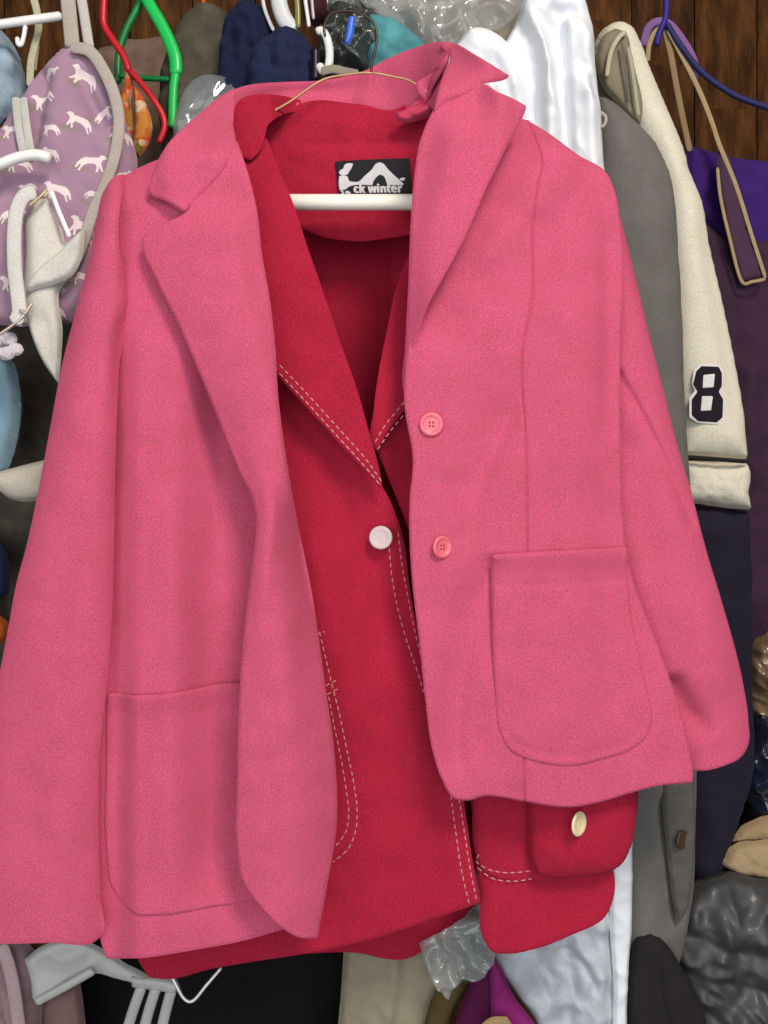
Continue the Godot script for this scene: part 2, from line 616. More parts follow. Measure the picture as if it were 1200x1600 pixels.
# ---------------------------------------------------------------- the pink blazer
func build_pink_blazer():
	var pink := cloth(Color(0.875, 0.37, 0.50), 4.2, 0.95, 0.45)
	var t := thing("pink_blazer", "rose pink blazer with wide notched lapels hung open over the red jacket", "blazer")
	# viewer's left sleeve
	var sl := [fold([206, 470, 190, 530, 186, 600, 182, 700], -7.0, 12.0, 9.0, 0.2, 0.6), fold([120, 560, 150, 700, 150, 900], 3.0, 30.0, 40.0, 0.4, 0.5), fold([60, 1000, 50, 1200, 40, 1400], -4.0, 22.0, 30.0, 0.4, 0.3)]
	var zsl := func(x: float, y: float) -> float:
		var s := span(x, y, [300, 160, 200, 490, 115, 203, 765, 58, 184, 1070, -6, 170, 1300, -40, 156, 1500, -55, 158])
		return 16.0 * (1.0 - pow(absf(s), 2.6)) - 34.0 * smoothstep(345.0, 245.0, y)
	part("sleeve", sheet([182, 274, 162, 298, 152, 335, 140, 400, 117, 490, 98, 565, 78, 670, 60, 765, 42, 850, 26, 910, 12, 985, -4, 1070, -22, 1180, -38, 1300, -48, 1400, -52, 1474, 0, 1475, 80, 1473, 150, 1470, 158, 1462, 157, 1400, 154, 1300, 158, 1150, 166, 1080, 174, 980, 178, 860, 180, 740, 183, 640, 188, 560, 196, 520, 200, 485, 194, 430, 186, 385, 186, 340, 192, 300, 200, 272], -0.003,
		{"bb": 30.0, "rb": 60.0, "f": zsl, "deep": true, "folds": sl, "n": 1.5, "nf": 150.0}), pink, t)
	# viewer's left front: falls back beneath the turned lapel
	var lf := [fold([215, 420, 225, 700, 220, 1000], 3.0, 25.0, 40.0, 0.4, 0.4), fold([300, 560, 330, 800, 330, 1050], 3.5, 30.0, 22.0, 0.4, 0.5)]
	var zl := func(x: float, y: float) -> float:
		return 2.0 - 32.0 * smoothstep(262.0, 350.0, x) * smoothstep(440.0, 680.0, y) * (1.0 - 0.75 * smoothstep(1320.0, 1450.0, y)) - (7.0 + 10.0 * smoothstep(480.0, 600.0, y)) * smoothstep(222.0, 172.0, x) + creases(lf, x, y) + 1.5 * noise.get_noise_2d(x / 150.0, y / 190.0) - 40.0 * smoothstep(330.0, 230.0, y)
	part("front_panel", sheet([178, 283, 230, 256, 290, 235, 345, 300, 400, 500, 420, 800, 440, 1000, 470, 1300, 486, 1438, 430, 1456, 380, 1470, 300, 1485, 220, 1497, 166, 1498, 160, 1480, 150, 1430, 146, 1300, 150, 1100, 152, 1080, 158, 980, 160, 860, 162, 740, 165, 640, 170, 565, 178, 522, 182, 485, 178, 430, 172, 385, 170, 340], 0.0, {"f": zl, "deep": true, "c": 5.0}), pink, t)
	var zlp := func(x: float, y: float) -> float: return zl.call(x, y) + 2.2 + 3.0 * smoothstep(1120.0, 1080.0, y)
	var pk := part("patch_pocket", sheet([163, 1087, 270, 1081, 400, 1073, 440, 1073, 455, 1250, 445, 1400, 390, 1413, 320, 1421, 250, 1427, 207, 1425, 181, 1413, 166, 1390, 160, 1345, 159, 1200, 161, 1100], 0.0, {"f": zlp, "c": 4.0, "t": 1.5, "r": 4.0}), pink, t)
	# the long lapel that rolls over and runs down into the turned front edge
	var zc := func(x: float, y: float) -> float: return 15.0 - 62.0 * smoothstep(255.0, 130.0, y) * smoothstep(230.0, 345.0, x) - 6.0 * smoothstep(265.0, 235.0, x)
	var zr := func(x: float, y: float) -> float:
		var left := lerpf(222.0, 398.0, smoothstep(380.0, 800.0, y)) if y < 800.0 else lerpf(398.0, 372.0, smoothstep(800.0, 1100.0, y))
		var right := lerpf(390.0, 460.0, smoothstep(260.0, 800.0, y)) if y < 800.0 else lerpf(460.0, 526.0, smoothstep(800.0, 1220.0, y))
		var s := clampf((x - left) / maxf(right - left, 10.0), -0.1, 1.1)
		var upper := 14.0 + 8.0 * s + 4.0 * sin(s * PI) - 10.0 * smoothstep(0.8, 1.1, s)
		var lower := 23.0 + 10.0 * sin(s * PI * 0.9) - 28.0 * s * s
		return lerpf(lerpf(upper, lower, smoothstep(620.0, 900.0, y)), zc.call(x, y) - 2.2, smoothstep(370.0, 300.0, y) * smoothstep(240.0, 300.0, x))
	var rf := [fold([398, 700, 425, 790, 412, 900, 405, 1050], 3.5, 9.0, 14.0, 0.3, 0.5), fold([446, 860, 450, 1050, 462, 1250], 2.5, 16.0, 18.0, 0.4, 0.5), fold([325, 380, 345, 480, 375, 600], 1.6, 25.0, 25.0, 0.4, 0.4)]
	part("lapel", sheet([369, 216, 385, 262, 400, 320, 410, 400, 422, 470, 430, 540, 435, 620, 445, 700, 462, 800, 488, 930, 508, 1070, 524, 1190, 526, 1290, 512, 1380, 496, 1466, 470, 1466, 440, 1450, 405, 1415, 378, 1375, 371, 1330, 371, 1200, 374, 1090, 384, 960, 395, 870, 400, 820, 396, 788, 372, 730, 345, 665, 310, 580, 275, 500, 245, 440, 222, 386, 221, 372, 250, 352, 288, 333, 314, 292, 342, 258, 356, 230], 0.0, {"f": zr, "deep": true, "c": 4.0, "t": 1.6, "r": 5.0, "folds": rf, "n": 1.0, "nf": 90.0}), pink, t, "long lapel rolled outwards down to the hem")
	# collar: leaf on the viewer's left, stand round the back of the neck, leaf on the right
	part("collar_leaf", sheet([367, 137, 345, 149, 320, 170, 290, 196, 262, 225, 246, 252, 234, 285, 231, 298, 238, 307, 255, 313, 288, 331, 320, 297, 348, 266, 361, 238, 367, 225, 364, 190, 366, 160], 0.0, {"f": zc, "deep": true, "c": 4.0, "t": 1.8, "r": 5.0, "n": 1.0, "nf": 70.0}), pink, t)
	part("collar_stand", band([350, 148, -46, 370, 138, -54, 400, 131, -66, 450, 128, -80, 500, 126, -88, 545, 118, -91, 575, 108, -92, 605, 92, -88, 650, 74, -74, 685, 66, -52, 704, 76, -30],
		[366, 228, -32, 378, 198, -54, 410, 178, -74, 455, 166, -82, 510, 166, -92, 560, 170, -95, 612, 178, -92, 646, 172, -76, 668, 156, -56, 680, 130, -38, 700, 98, -22], 8, 1.6, -5.0), pink, t)
	part("collar_fold", sheet([700, 84, 688, 96, 668, 118, 650, 128, 652, 140, 664, 158, 676, 172, 686, 148, 696, 118], -0.03, {"f": func(x: float, y: float) -> float: return -26.0 * smoothstep(700.0, 655.0, x), "deep": true, "c": 3.0, "t": 1.4, "folds": [fold([690, 108, 674, 140, 668, 165], -9.0, 7.0, 7.0, 0.2, 0.0)]}), pink, t)
	var zrc := func(x: float, y: float) -> float: return 17.0 - 58.0 * smoothstep(150.0, 66.0, y) * smoothstep(770.0, 690.0, x) - 10.0 * smoothstep(760.0, 800.0, x)
	part("collar_leaf", sheet([688, 64, 714, 69, 742, 85, 772, 103, 797, 119, 788, 125, 774, 128, 760, 130, 722, 148, 690, 165, 677, 176, 684, 146, 694, 112, 703, 90, 700, 80, 692, 76], 0.0, {"f": zrc, "deep": true, "c": 4.0, "t": 1.8, "r": 5.0}), pink, t)
	var zrl := func(x: float, y: float) -> float:
		var left := lerpf(680.0, 640.0, smoothstep(170.0, 420.0, y))
		var s := (x - left) / 150.0
		var base := 24.0 + 6.0 * s - 9.0 * smoothstep(0.25, -0.08, s) - 22.0 * smoothstep(430.0, 620.0, y) - 14.0 * smoothstep(770.0, 830.0, x) + 3.0 * sin(s * 3.0)
		return lerpf(base, zrc.call(x, y) - 2.2, smoothstep(225.0, 150.0, y) * smoothstep(790.0, 740.0, x))
	part("lapel", sheet([760, 132, 775, 142, 800, 153, 823, 166, 819, 178, 792, 230, 762, 290, 722, 380, 692, 435, 668, 480, 652, 530, 642, 600, 634, 625, 630, 610, 633, 540, 638, 440, 642, 340, 648, 270, 655, 225, 668, 190, 680, 166, 688, 152, 718, 138, 740, 132], 0.0, {"f": zrl, "deep": true, "c": 4.0, "t": 1.6, "r": 5.0}), pink, t)
	# viewer's right front, cut in two along the princess seam
	var fo := [fold([835, 205, 790, 290, 735, 400, 690, 490, 660, 560], -8.0, 22.0, 26.0, 0.12, 0.4), fold([930, 262, 880, 320, 835, 400, 790, 520], -4.5, 22.0, 26.0, 0.4, 0.5), fold([900, 255, 860, 300, 835, 350], 2.5, 16.0, 16.0), fold([810, 330, 750, 400, 700, 500], 4.5, 18.0, 20.0), fold([780, 400, 730, 480, 690, 560], -4.5, 15.0, 15.0),
		fold([830, 560, 780, 680, 735, 790, 712, 900], -8.0, 14.0, 36.0, 0.3, 0.5), fold([770, 870, 735, 980, 712, 1140, 716, 1240], -6.0, 12.0, 24.0, 0.2, 0.2), fold([764, 860, 762, 960, 764, 1080], -4.0, 12.0, 8.0, 0.1, 0.4), fold([690, 620, 720, 700, 690, 760], 1.8, 22.0, 22.0), fold([800, 760, 740, 830, 690, 860], -1.5, 15.0, 14.0), fold([900, 420, 905, 600, 900, 800], 5.0, 35.0, 35.0), fold([950, 300, 950, 450, 950, 700], -3.5, 15.0, 10.0), fold([757, 1262, 750, 1200, 745, 1150], 2.5, 12.0, 14.0, 0.0, 0.6), fold([810, 1262, 800, 1210], -2.5, 14.0, 14.0, 0.0, 0.6)]
	var zp := func(x: float, y: float) -> float:
		return 3.0 + 5.0 * smoothstep(760.0, 660.0, x) * smoothstep(620.0, 800.0, y) - 12.0 * smoothstep(880.0, 975.0, x) + 8.0 * smoothstep(900.0, 1240.0, y) * smoothstep(780.0, 980.0, x) - 30.0 * smoothstep(250.0, 180.0, y) - 12.0 * smoothstep(330.0, 230.0, y) * smoothstep(860.0, 950.0, x) + creases(fo, x, y) + 1.2 * noise.get_noise_2d(x / 140.0 + 7.0, y / 140.0)
	part("front_panel", sheet([825, 188, 838, 222, 846, 250, 839, 290, 833, 350, 831, 460, 826, 500, 818, 540, 815, 600, 821, 680, 824, 870, 824, 1050, 819, 1190, 819, 1253, 783, 1246, 757, 1244, 732, 1251, 710, 1248, 690, 1217, 676, 1174, 664, 1089, 655, 1004, 643, 898, 640, 779, 645, 723, 632, 634, 640, 500, 660, 300, 700, 200, 800, 182], 0.0, {"f": zp, "deep": true, "c": 3.6, "r": 3.5, "t": 2.1}), pink, t)
	part("side_panel", sheet([822, 186, 860, 210, 905, 243, 946, 268, 962, 302, 968, 340, 969, 600, 971, 728, 975, 830, 980, 868, 989, 906, 1018, 983, 1052, 1076, 1073, 1153, 1083, 1210, 1082, 1223, 1025, 1229, 983, 1240, 940, 1253, 898, 1261, 855, 1259, 818, 1252, 818, 1190, 823, 1050, 823, 870, 820, 680, 814, 600, 817, 540, 825, 500, 830, 460, 832, 350, 838, 290, 845, 250, 837, 222], 0.0, {"f": zp, "deep": true, "c": 3.6, "r": 3.5, "t": 1.9}), pink, t)
	var pf := [fold([772, 916, 880, 910, 985, 906], -0.7, 3.5, 3.5, 0.05, 0.05), fold([785, 1130, 800, 1156, 835, 1170, 880, 1177, 940, 1169, 985, 1155, 1006, 1125], -0.8, 4.0, 4.0, 0.05, 0.05)]
	var zpp := func(x: float, y: float) -> float: return zp.call(x, y) + 2.4 + 4.0 * smoothstep(900.0, 862.0, y) + 3.5 * smoothstep(800.0, 768.0, x) * smoothstep(1120.0, 1000.0, y) + creases(pf, x, y)
	part("patch_pocket", sheet([766, 866, 860, 860, 981, 855, 984, 900, 988, 950, 1000, 1020, 1012, 1080, 1020, 1118, 1011, 1149, 986, 1171, 940, 1185, 882, 1193, 830, 1186, 796, 1171, 779, 1140, 773, 1080, 768, 980], 0.0, {"f": zpp, "c": 4.0, "t": 1.7, "r": 4.0}), pink, t)
	# viewer's right sleeve in two pieces that meet along its seam
	var rs := [fold([1040, 1050, 1075, 1110, 1115, 1160], -12.0, 14.0, 14.0, 0.2, 0.4), fold([1075, 900, 1110, 1000, 1130, 1100], 4.0, 25.0, 25.0), fold([985, 640, 1000, 800, 1040, 950], -5.0, 18.0, 14.0, 0.2, 0.4)]
	var zs := func(x: float, y: float) -> float:
		var s := span(x, y, [250, 900, 950, 347, 925, 978, 600, 935, 1040, 850, 950, 1107, 1020, 985, 1156, 1130, 1020, 1176, 1230, 1050, 1180])
		return -10.0 + 14.0 * (1.0 - pow(absf(s), 2.4)) + creases(rs, x, y) - 14.0 * smoothstep(350.0, 250.0, y)
	rs.append(fold([962, 576, 1010, 661, 1060, 761, 1094, 833], -3.2, 3.0, 9.0, 0.0, 0.1))
	part("sleeve", sheet([944, 268, 952, 276, 964, 305, 976, 347, 1000, 440, 1021, 530, 1041, 605, 1062, 690, 1085, 765, 1106, 848, 1130, 930, 1150, 1000, 1166, 1065, 1176, 1130, 1175, 1168, 1164, 1181, 1130, 1195, 1084, 1203, 1050, 1195, 1030, 1100, 1000, 1020, 970, 930, 955, 850, 945, 600, 935, 340], -0.022, {"f": zs, "rb": 55.0, "t": 1.2, "bb": 26.0, "c": 3.6, "r": 4.0}), pink, t)
	part("back_panel", sheet([215, 300, 370, 230, 480, 200, 600, 200, 720, 230, 920, 300, 925, 500, 930, 850, 945, 1150, 700, 1220, 300, 1420, 190, 1420, 205, 900], -0.143, {"c": 14.0, "t": 1.5}), pink, t)
	# buttons
	var bm := plain(rgb(226, 108, 122), 0.35, 0.5)
	var thread := plain(rgb(150, 48, 66), 0.9)
	for q in [[674.0, 663.0, 0.0, 19.0], [691.0, 855.0, 0.55, 18.0]]:
		var z: float = zp.call(q[0], q[1]) * 0.001 + 0.0042
		var ti := Basis(Vector3.UP, q[2])
		var at := w(q[0], q[1], z)
		var r: float = q[3] * U * 1000.0
		var bn := part("button", lathe([0.01, 0.5, r * 0.5, 0.5, r * 0.62, 0.8, r * 0.7, 1.6, r * 0.82, 1.9, r * 0.93, 1.5, r, 0.5, r * 0.97, -0.6, r * 0.5, -1.6, 0.01, -1.6], at, ti), bm, t)
		for h in 4:
			var an := PI / 4 + h * PI / 2
			part("thread", lathe([0.01, 0.85, 0.75, 0.8, 1.0, 0.55, 1.0, 0.2], at + ti * Vector3(cos(an), sin(an), 0) * 0.0021, ti, 10), thread, bn)

# ---------------------------------------------------------------- the red jacket
func build_red_jacket():
	var red := cloth(Color(0.73, 0.135, 0.245), 3.4, 0.95, 0.5)
	var yarn := cloth(rgb(236, 158, 158), 30.0, 0.8, 0.2)
	var t := thing("red_jacket", "crimson red jacket with pale pink topstitching worn inside the pink blazer", "jacket")
	part("back_panel", sheet([385, 190, 440, 172, 480, 160, 560, 164, 616, 174, 672, 168, 700, 300, 715, 800, 738, 1400, 731, 1439, 710, 1455, 669, 1481, 632, 1499, 607, 1499, 570, 1491, 400, 1480, 300, 1400, 360, 600], -0.13, {"c": 6.0, "folds": [fold([606, 360, 605, 440, 604, 560], -9.0, 2.5, 24.0, 0.0, 0.4), fold([520, 400, 530, 500, 545, 600], 3.0, 20.0, 20.0)]}), red, t)
	part("neck_facing", sheet([393, 196, 440, 171, 480, 159, 560, 163, 616, 172, 650, 150, 690, 118, 700, 200, 697, 360, 640, 367, 560, 377, 505, 370, 470, 356, 445, 338, 415, 260], -0.083, {"c": 4.0, "t": 1.6, "n": 2.0, "nf": 60.0, "folds": [fold([440, 222, 520, 226, 640, 222], -1.5, 4.0, 4.0), fold([500, 190, 560, 195, 640, 185], 2.5, 12.0, 12.0)]}), red, t)
	part("collar", sheet([363, 228, 364, 190, 366, 166, 380, 153, 408, 147, 438, 149, 470, 156, 472, 172, 436, 182, 418, 196, 414, 214, 404, 238, 391, 251, 376, 244], -0.022, {"f": func(x: float, y: float) -> float: return -31.0 * smoothstep(250.0, 158.0, y) - 32.0 * smoothstep(416.0, 468.0, x), "deep": true, "c": 3.0, "t": 1.0, "n": 2.0, "nf": 30.0}), red, t)
	var zll := func(x: float, y: float) -> float: return -26.0 * smoothstep(330.0, 210.0, y) + 4.0 * smoothstep(600.0, 420.0, y + (x - 500.0) * 0.5) - 6.0 * smoothstep(700.0, 770.0, y) + 1.5 * noise.get_noise_2d(x / 80.0, y / 110.0)
	part("lapel", sheet([416, 214, 430, 250, 456, 312, 482, 390, 503, 450, 530, 530, 556, 602, 578, 680, 592, 730, 599, 770, 580, 748, 530, 693, 480, 638, 437, 590, 412, 555, 395, 500, 380, 330, 375, 246, 388, 240, 402, 228], -0.014, {"f": zll, "deep": true, "c": 4.0, "t": 1.5}), red, t)
	var ff := [fold([470, 640, 520, 760, 570, 860], -9.0, 22.0, 26.0), fold([560, 820, 600, 900, 640, 1010], -7.0, 16.0, 26.0), fold([500, 800, 520, 950, 560, 1200], 7.0, 30.0, 40.0), fold([640, 1010, 650, 1120, 700, 1300], 6.0, 25.0, 30.0), fold([590, 1060, 600, 1180, 640, 1330], -5.0, 25.0, 25.0), fold([330, 1450, 330, 1530], 3.0, 40.0, 40.0)]
	var zf := func(x: float, y: float) -> float: return creases(ff, x, y) + 2.0 * noise.get_noise_2d(x / 90.0, y / 120.0 + 9.0) - 20.0 * smoothstep(500.0, 400.0, x) - 9.0 * smoothstep(760.0, 600.0, y) * smoothstep(480.0, 600.0, x)
	part("front_panel", sheet([405, 560, 440, 575, 520, 660, 590, 750, 605, 773, 620, 808, 632, 850, 639, 910, 653, 985, 669, 1040, 694, 1120, 722, 1235, 736, 1330, 751, 1411, 700, 1428, 648, 1446, 586, 1466, 500, 1486, 400, 1502, 330, 1514, 262, 1530, 232, 1527, 216, 1500, 300, 1200, 380, 800], -0.034, {"f": zf, "deep": true, "c": 5.0, "t": 1.4}), red, t)
	part("lapel", sheet([648, 380, 622, 440, 604, 520, 592, 580, 584, 640, 581, 694, 588, 705, 610, 669, 632, 641, 660, 600, 672, 450], -0.032, {"c": 4.0, "t": 1.4, "f": func(x: float, _y: float) -> float: return 0.06 * (640.0 - x)}), red, t)
	var zrf := func(x: float, y: float) -> float: return 1.5 * noise.get_noise_2d(x / 70.0, y / 90.0) - 6.0 * smoothstep(770.0, 735.0, x) * smoothstep(1200.0, 1250.0, y) + 4.0 * smoothstep(1380.0, 1480.0, y)
	part("front_panel", sheet([584, 690, 640, 640, 700, 700, 840, 1000, 900, 1250, 945, 1330, 957, 1355, 958, 1405, 946, 1430, 900, 1455, 832, 1480, 790, 1487, 768, 1484, 756, 1468, 750, 1400, 742, 1330, 736, 1250, 700, 1100, 650, 860, 612, 760], -0.048, {"f": zrf, "c": 5.0, "t": 1.4}), red, t)
	part("patch_pocket", sheet([740, 1230, 826, 1225, 890, 1230, 900, 1360, 870, 1374, 825, 1375, 775, 1370, 751, 1358, 743, 1335], -0.048, {"f": func(x: float, y: float) -> float: return zrf.call(x, y) + 2.8, "c": 4.0, "t": 1.4}), red, t)
	var cu := part("sleeve_cuff", sheet([827, 1150, 900, 1100, 980, 1150, 996, 1220, 992, 1290, 984, 1327, 974, 1346, 954, 1360, 905, 1370, 862, 1371, 837, 1364, 828, 1342, 826, 1290], -0.036, {"b": 15.0, "rb": 55.0, "bb": 10.0, "t": 1.5, "c": 4.0, "n": 1.5, "nf": 60.0}), red, t)
	part("collar_crumple", sheet([616, 178, 634, 170, 650, 158, 664, 150, 678, 160, 676, 178, 660, 188, 640, 191, 622, 188], -0.064, {"c": 2.5, "b": 5.0, "rb": 10.0, "t": 1.0, "folds": [fold([624, 182, 645, 172, 668, 160], -6.0, 4.0, 4.0), fold([640, 188, 660, 178, 674, 172], 5.0, 4.0, 4.0)]}), cloth(Color(0.84, 0.30, 0.43), 4.2), t)
	# topstitching
	var rows := [
		[[437, 571, 480, 616, 530, 671, 575, 722, 596, 752], -0.014, zll, 1.7], [[437, 584, 480, 630, 530, 685, 575, 735, 594, 758], -0.014, zll, 1.6],
		[[622, 832, 628, 880, 637, 930, 648, 985, 662, 1040, 672, 1075], -0.034, zf, 1.5], [[608, 856, 613, 905, 622, 952, 636, 1002, 650, 1042, 662, 1080], -0.034, zf, 1.6],
		[[704, 1240, 712, 1300, 721, 1360, 733, 1412], -0.034, zf, 1.6], [[690, 1190, 698, 1220], -0.034, zf, 1.6], [[717, 1246, 727, 1310, 735, 1360, 745, 1408], -0.034, zf, 1.5],
		[[500, 985, 508, 1020, 518, 1062, 530, 1110, 542, 1170, 553, 1225, 558, 1265, 555, 1300, 542, 1328, 520, 1346], -0.034, zf, 1.7], [[514, 1086, 522, 1130, 532, 1180, 541, 1235, 545, 1270, 540, 1300, 522, 1324], -0.034, zf, 1.7],
		[[493, 991, 508, 985], -0.034, zf, 1.7], [[508, 1070, 526, 1061], -0.034, zf, 1.8], [[510, 1084, 528, 1074], -0.034, zf, 1.8]]
	for q in rows: part("topstitching", stitches(q[0], q[1], q[2], q[3]), yarn, t).set_meta("kind", "stuff")
	var zr2 := func(x: float, y: float) -> float: return 0.06 * (640.0 - x)
	for q in [[586, 692, 600, 668, 632, 628], [590, 703, 610, 674, 634, 645]]: part("topstitching", stitches(q, -0.032, zr2, 1.6), yarn, t).set_meta("kind", "stuff")
	for q in [[748, 1335, 743, 1348, 760, 1356, 790, 1361, 827, 1358], [746, 1356, 766, 1369, 795, 1374, 830, 1370]]: part("topstitching", stitches(q, -0.048, func(x: float, y: float) -> float: return zrf.call(x, y) + 2.8, 1.5), yarn, t).set_meta("kind", "stuff")
	# buttons
	var pearl := plain(rgb(196, 178, 175), 0.3, 0.5)
	pearl.clearcoat_enabled = true
	pearl.clearcoat = 0.6
	var at := w(595, 840, -0.0265)
	var r := 10.6
	var prof := func(q: float) -> Array: return [0.01, 0.9, q * 0.16, 0.95, q * 0.22, 0.6, q * 0.45, 0.7, q * 0.7, 1.5, q * 0.86, 1.8, q * 0.96, 1.3, q, 0.4, q * 0.95, -0.5, q * 0.4, -1.6, 0.01, -1.6]
	part("button", lathe(prof.call(r), at, Basis(Vector3.UP, -0.15)), pearl, t, "white pearl button at the red jacket's closing")
	var at2 := w(904, 1287, -0.0125)
	part("button", lathe(prof.call(11.0), at2, Basis(Vector3.UP, 0.8) * Basis(Vector3.BACK, -0.1)), plain(rgb(240, 226, 178), 0.4), cu, "cream button on the red cuff")
	# woven neck label
	var lab := part("neck_label", sheet([523, 252, 580, 249, 640, 247, 642, 280, 643, 312, 586, 313, 531, 314, 527, 285], -0.079, {"c": 3.0, "t": 0.5, "r": 2.0, "folds": [fold([560, 250, 565, 310], 0.6, 14.0, 14.0)]}), cloth(rgb(34, 32, 38), 12.0, 0.7, 0.3), t, "black woven label with white figure and lettering")
	var white := cloth(rgb(226, 224, 226), 14.0, 0.7, 0.2)
	var conv := func(a: Array) -> Array:
		var o := []
		for i in a.size(): o.append((500.0 if i % 2 == 0 else 230.0) + a[i] / 6.667)
		return o
	for f in [[195, 265, 215, 235, 240, 225, 255, 185, 285, 168, 345, 170, 330, 215, 300, 260, 285, 285, 265, 290, 215, 290],
		[200, 302, 240, 292, 285, 302, 305, 355, 395, 360, 470, 295, 545, 225, 580, 175, 620, 158, 665, 175, 700, 220, 760, 280, 820, 335, 872, 382, 866, 396, 700, 396, 685, 340, 655, 295, 620, 285, 590, 310, 555, 360, 545, 396, 330, 402, 300, 412, 270, 437, 205, 450, 195, 390],
		[822, 330, 855, 318, 888, 316, 880, 344, 852, 352]]:
		part("printed_figure", sheet(conv.call(f), -0.0779, {"c": 1.2, "t": 0.25, "r": 1.5, "folds": []}), white, lab)
	var font := SystemFont.new()
	font.font_names = PackedStringArray(["Droid Sans"])
	font.font_weight = 700
	for q in [["ck winter", 590.0, 294.5, 0.0], ["ja", 541.0, 303.0, 0.3]]:
		var tm := TextMesh.new()
		tm.text = q[0]
		tm.font = font
		tm.font_size = 64
		tm.pixel_size = 0.000165
		tm.depth = 0.0004
		tm.curve_step = 1.0
		for k in 3:
			var l := part("lettering", tm, white, lab)
			l.position = w(q[1] + 0.7 * k - 0.7, q[2] + 0.35 * k, -0.0777 - 0.00005 * k)
			l.rotation.z = q[3] + 0.015
			l.scale.x = 0.95

# ---------------------------------------------------------------- the hanger that carries both
func build_wire_hanger():
	var t := thing("wire_hanger", "thin brass wire hanger with white tube holding the pink blazer", "hanger")
	var wire := plain(rgb(190, 150, 112), 0.4, 0.5, 0.45)
	part("hook", tube([580, 112, -62, 581, 100, -62, 586, 80, -62, 589, 55, -62, 582, 34, -62, 562, 21, -62, 538, 17, -62, 517, 22, -62, 507, 40, -62, 508, 58, -62], 2.1, -1, 60, 8), plain(rgb(70, 58, 46), 0.35, 0.6, 0.7), t, "dark hook of the wire hanger")
	part("arm", tube([580, 114, -62, 566, 114, -62, 540, 117, -62, 512, 122, -62, 490, 133, -60, 456, 157, -58, 425, 175, -57, 400, 190, -56, 330, 245, -56, 300, 300, -54, 330, 316, -52, 385, 316, -50], 2.0, -1, 80, 8), wire, t)
	part("arm", tube([580, 114, -62, 590, 115, -62, 615, 120, -62, 640, 126, -60, 662, 141, -57, 682, 152, -54, 720, 180, -52, 800, 250, -52, 830, 300, -52, 815, 316, -50, 790, 316, -50], 2.0, -1, 80, 8), wire, t)
	part("tube", tube([386, 316, -52, 500, 316, -52, 620, 316, -52, 790, 316, -52], 12.3, -1, 20, 20), plain(rgb(240, 234, 220), 0.55, 0.4), t, "white cardboard tube across the hanger")

# ---------------------------------------------------------------- clothes on the viewer's left
func print_dogs() -> ImageTexture:
	var im := Image.create(512, 512, false, Image.FORMAT_RGB8)
	var rng := RandomNumberGenerator.new()
	rng.seed = 4
	for y in 512:
		for x in 512:
			var k := 0.03 * (rng.randf() - 0.5)
			im.set_pixel(x, y, Color(0.63 + k, 0.50 + k, 0.575 + k))
	var dog := [-48, -12, -40, -22, -28, -24, -22, -16, 0, -16, 22, -18, 34, -10, 44, 2, 52, 22, 48, 24, 36, 8, 34, 14, 44, 32, 38, 33, 26, 14, 8, 6, -10, 6, -16, 16, -12, 34, -18, 34, -24, 16, -30, 30, -36, 30, -30, 4, -36, -8]
	var wisp := [-20, -4, -8, -7, 0, -13, 8, -9, 20, -10, 24, -2, 14, 3, 10, 10, -2, 7, -10, 9, -16, 3, -24, 2]
	for q in [[200, 40, 0.7, 0, 0.3], [430, 100, 0.7, 1, -0.2], [120, 150, 0.65, 0, -0.2], [340, 170, 0.65, 1, 0.3], [390, 270, 0.7, 0, -0.1], [190, 260, 0.6, 1, 0.2], [500, 290, 0.7, 0, 0.2], [360, 400, 0.7, 1, -0.3], [200, 470, 0.7, 0, 0.1], [420, 470, 0.75, 0, 0.3], [90, 70, 0.9, 0, 0], [330, 60, 1.0, 1, 0], [220, 160, 1.0, 0, 0.2], [440, 190, 0.9, 0, 0.1], [70, 240, 0.9, 1, 0], [300, 280, 1.05, 0, 0.5], [160, 350, 0.95, 0, -0.1], [440, 370, 1.0, 1, 0.2], [290, 440, 0.9, 0, 0.3], [60, 460, 0.9, 0, 0]]:
		for pass_ in 2:
			var pts := PackedVector2Array()
			var src := wisp if pass_ == 0 else dog
			for i in src.size() / 2:
				var p: Vector2 = Vector2(src[2 * i] * (-1.0 if q[3] == 1 else 1.0), src[2 * i + 1]).rotated(q[4]) * q[2] * (1.2 if pass_ == 0 else 1.0)
				pts.append(p + Vector2(q[0], q[1]) + (Vector2(-34, 26) if pass_ == 0 else Vector2.ZERO))
			for y in range(int(q[1]) - 80, int(q[1]) + 80):
				for x in range(int(q[0]) - 90, int(q[0]) + 90):
					if Geometry2D.is_point_in_polygon(Vector2(x, y), pts):
						im.set_pixel(posmod(x, 512), posmod(y, 512), Color(0.58, 0.50, 0.50) if pass_ == 0 else Color(0.88, 0.82, 0.81))
	im.generate_mipmaps()
	return ImageTexture.create_from_image(im)

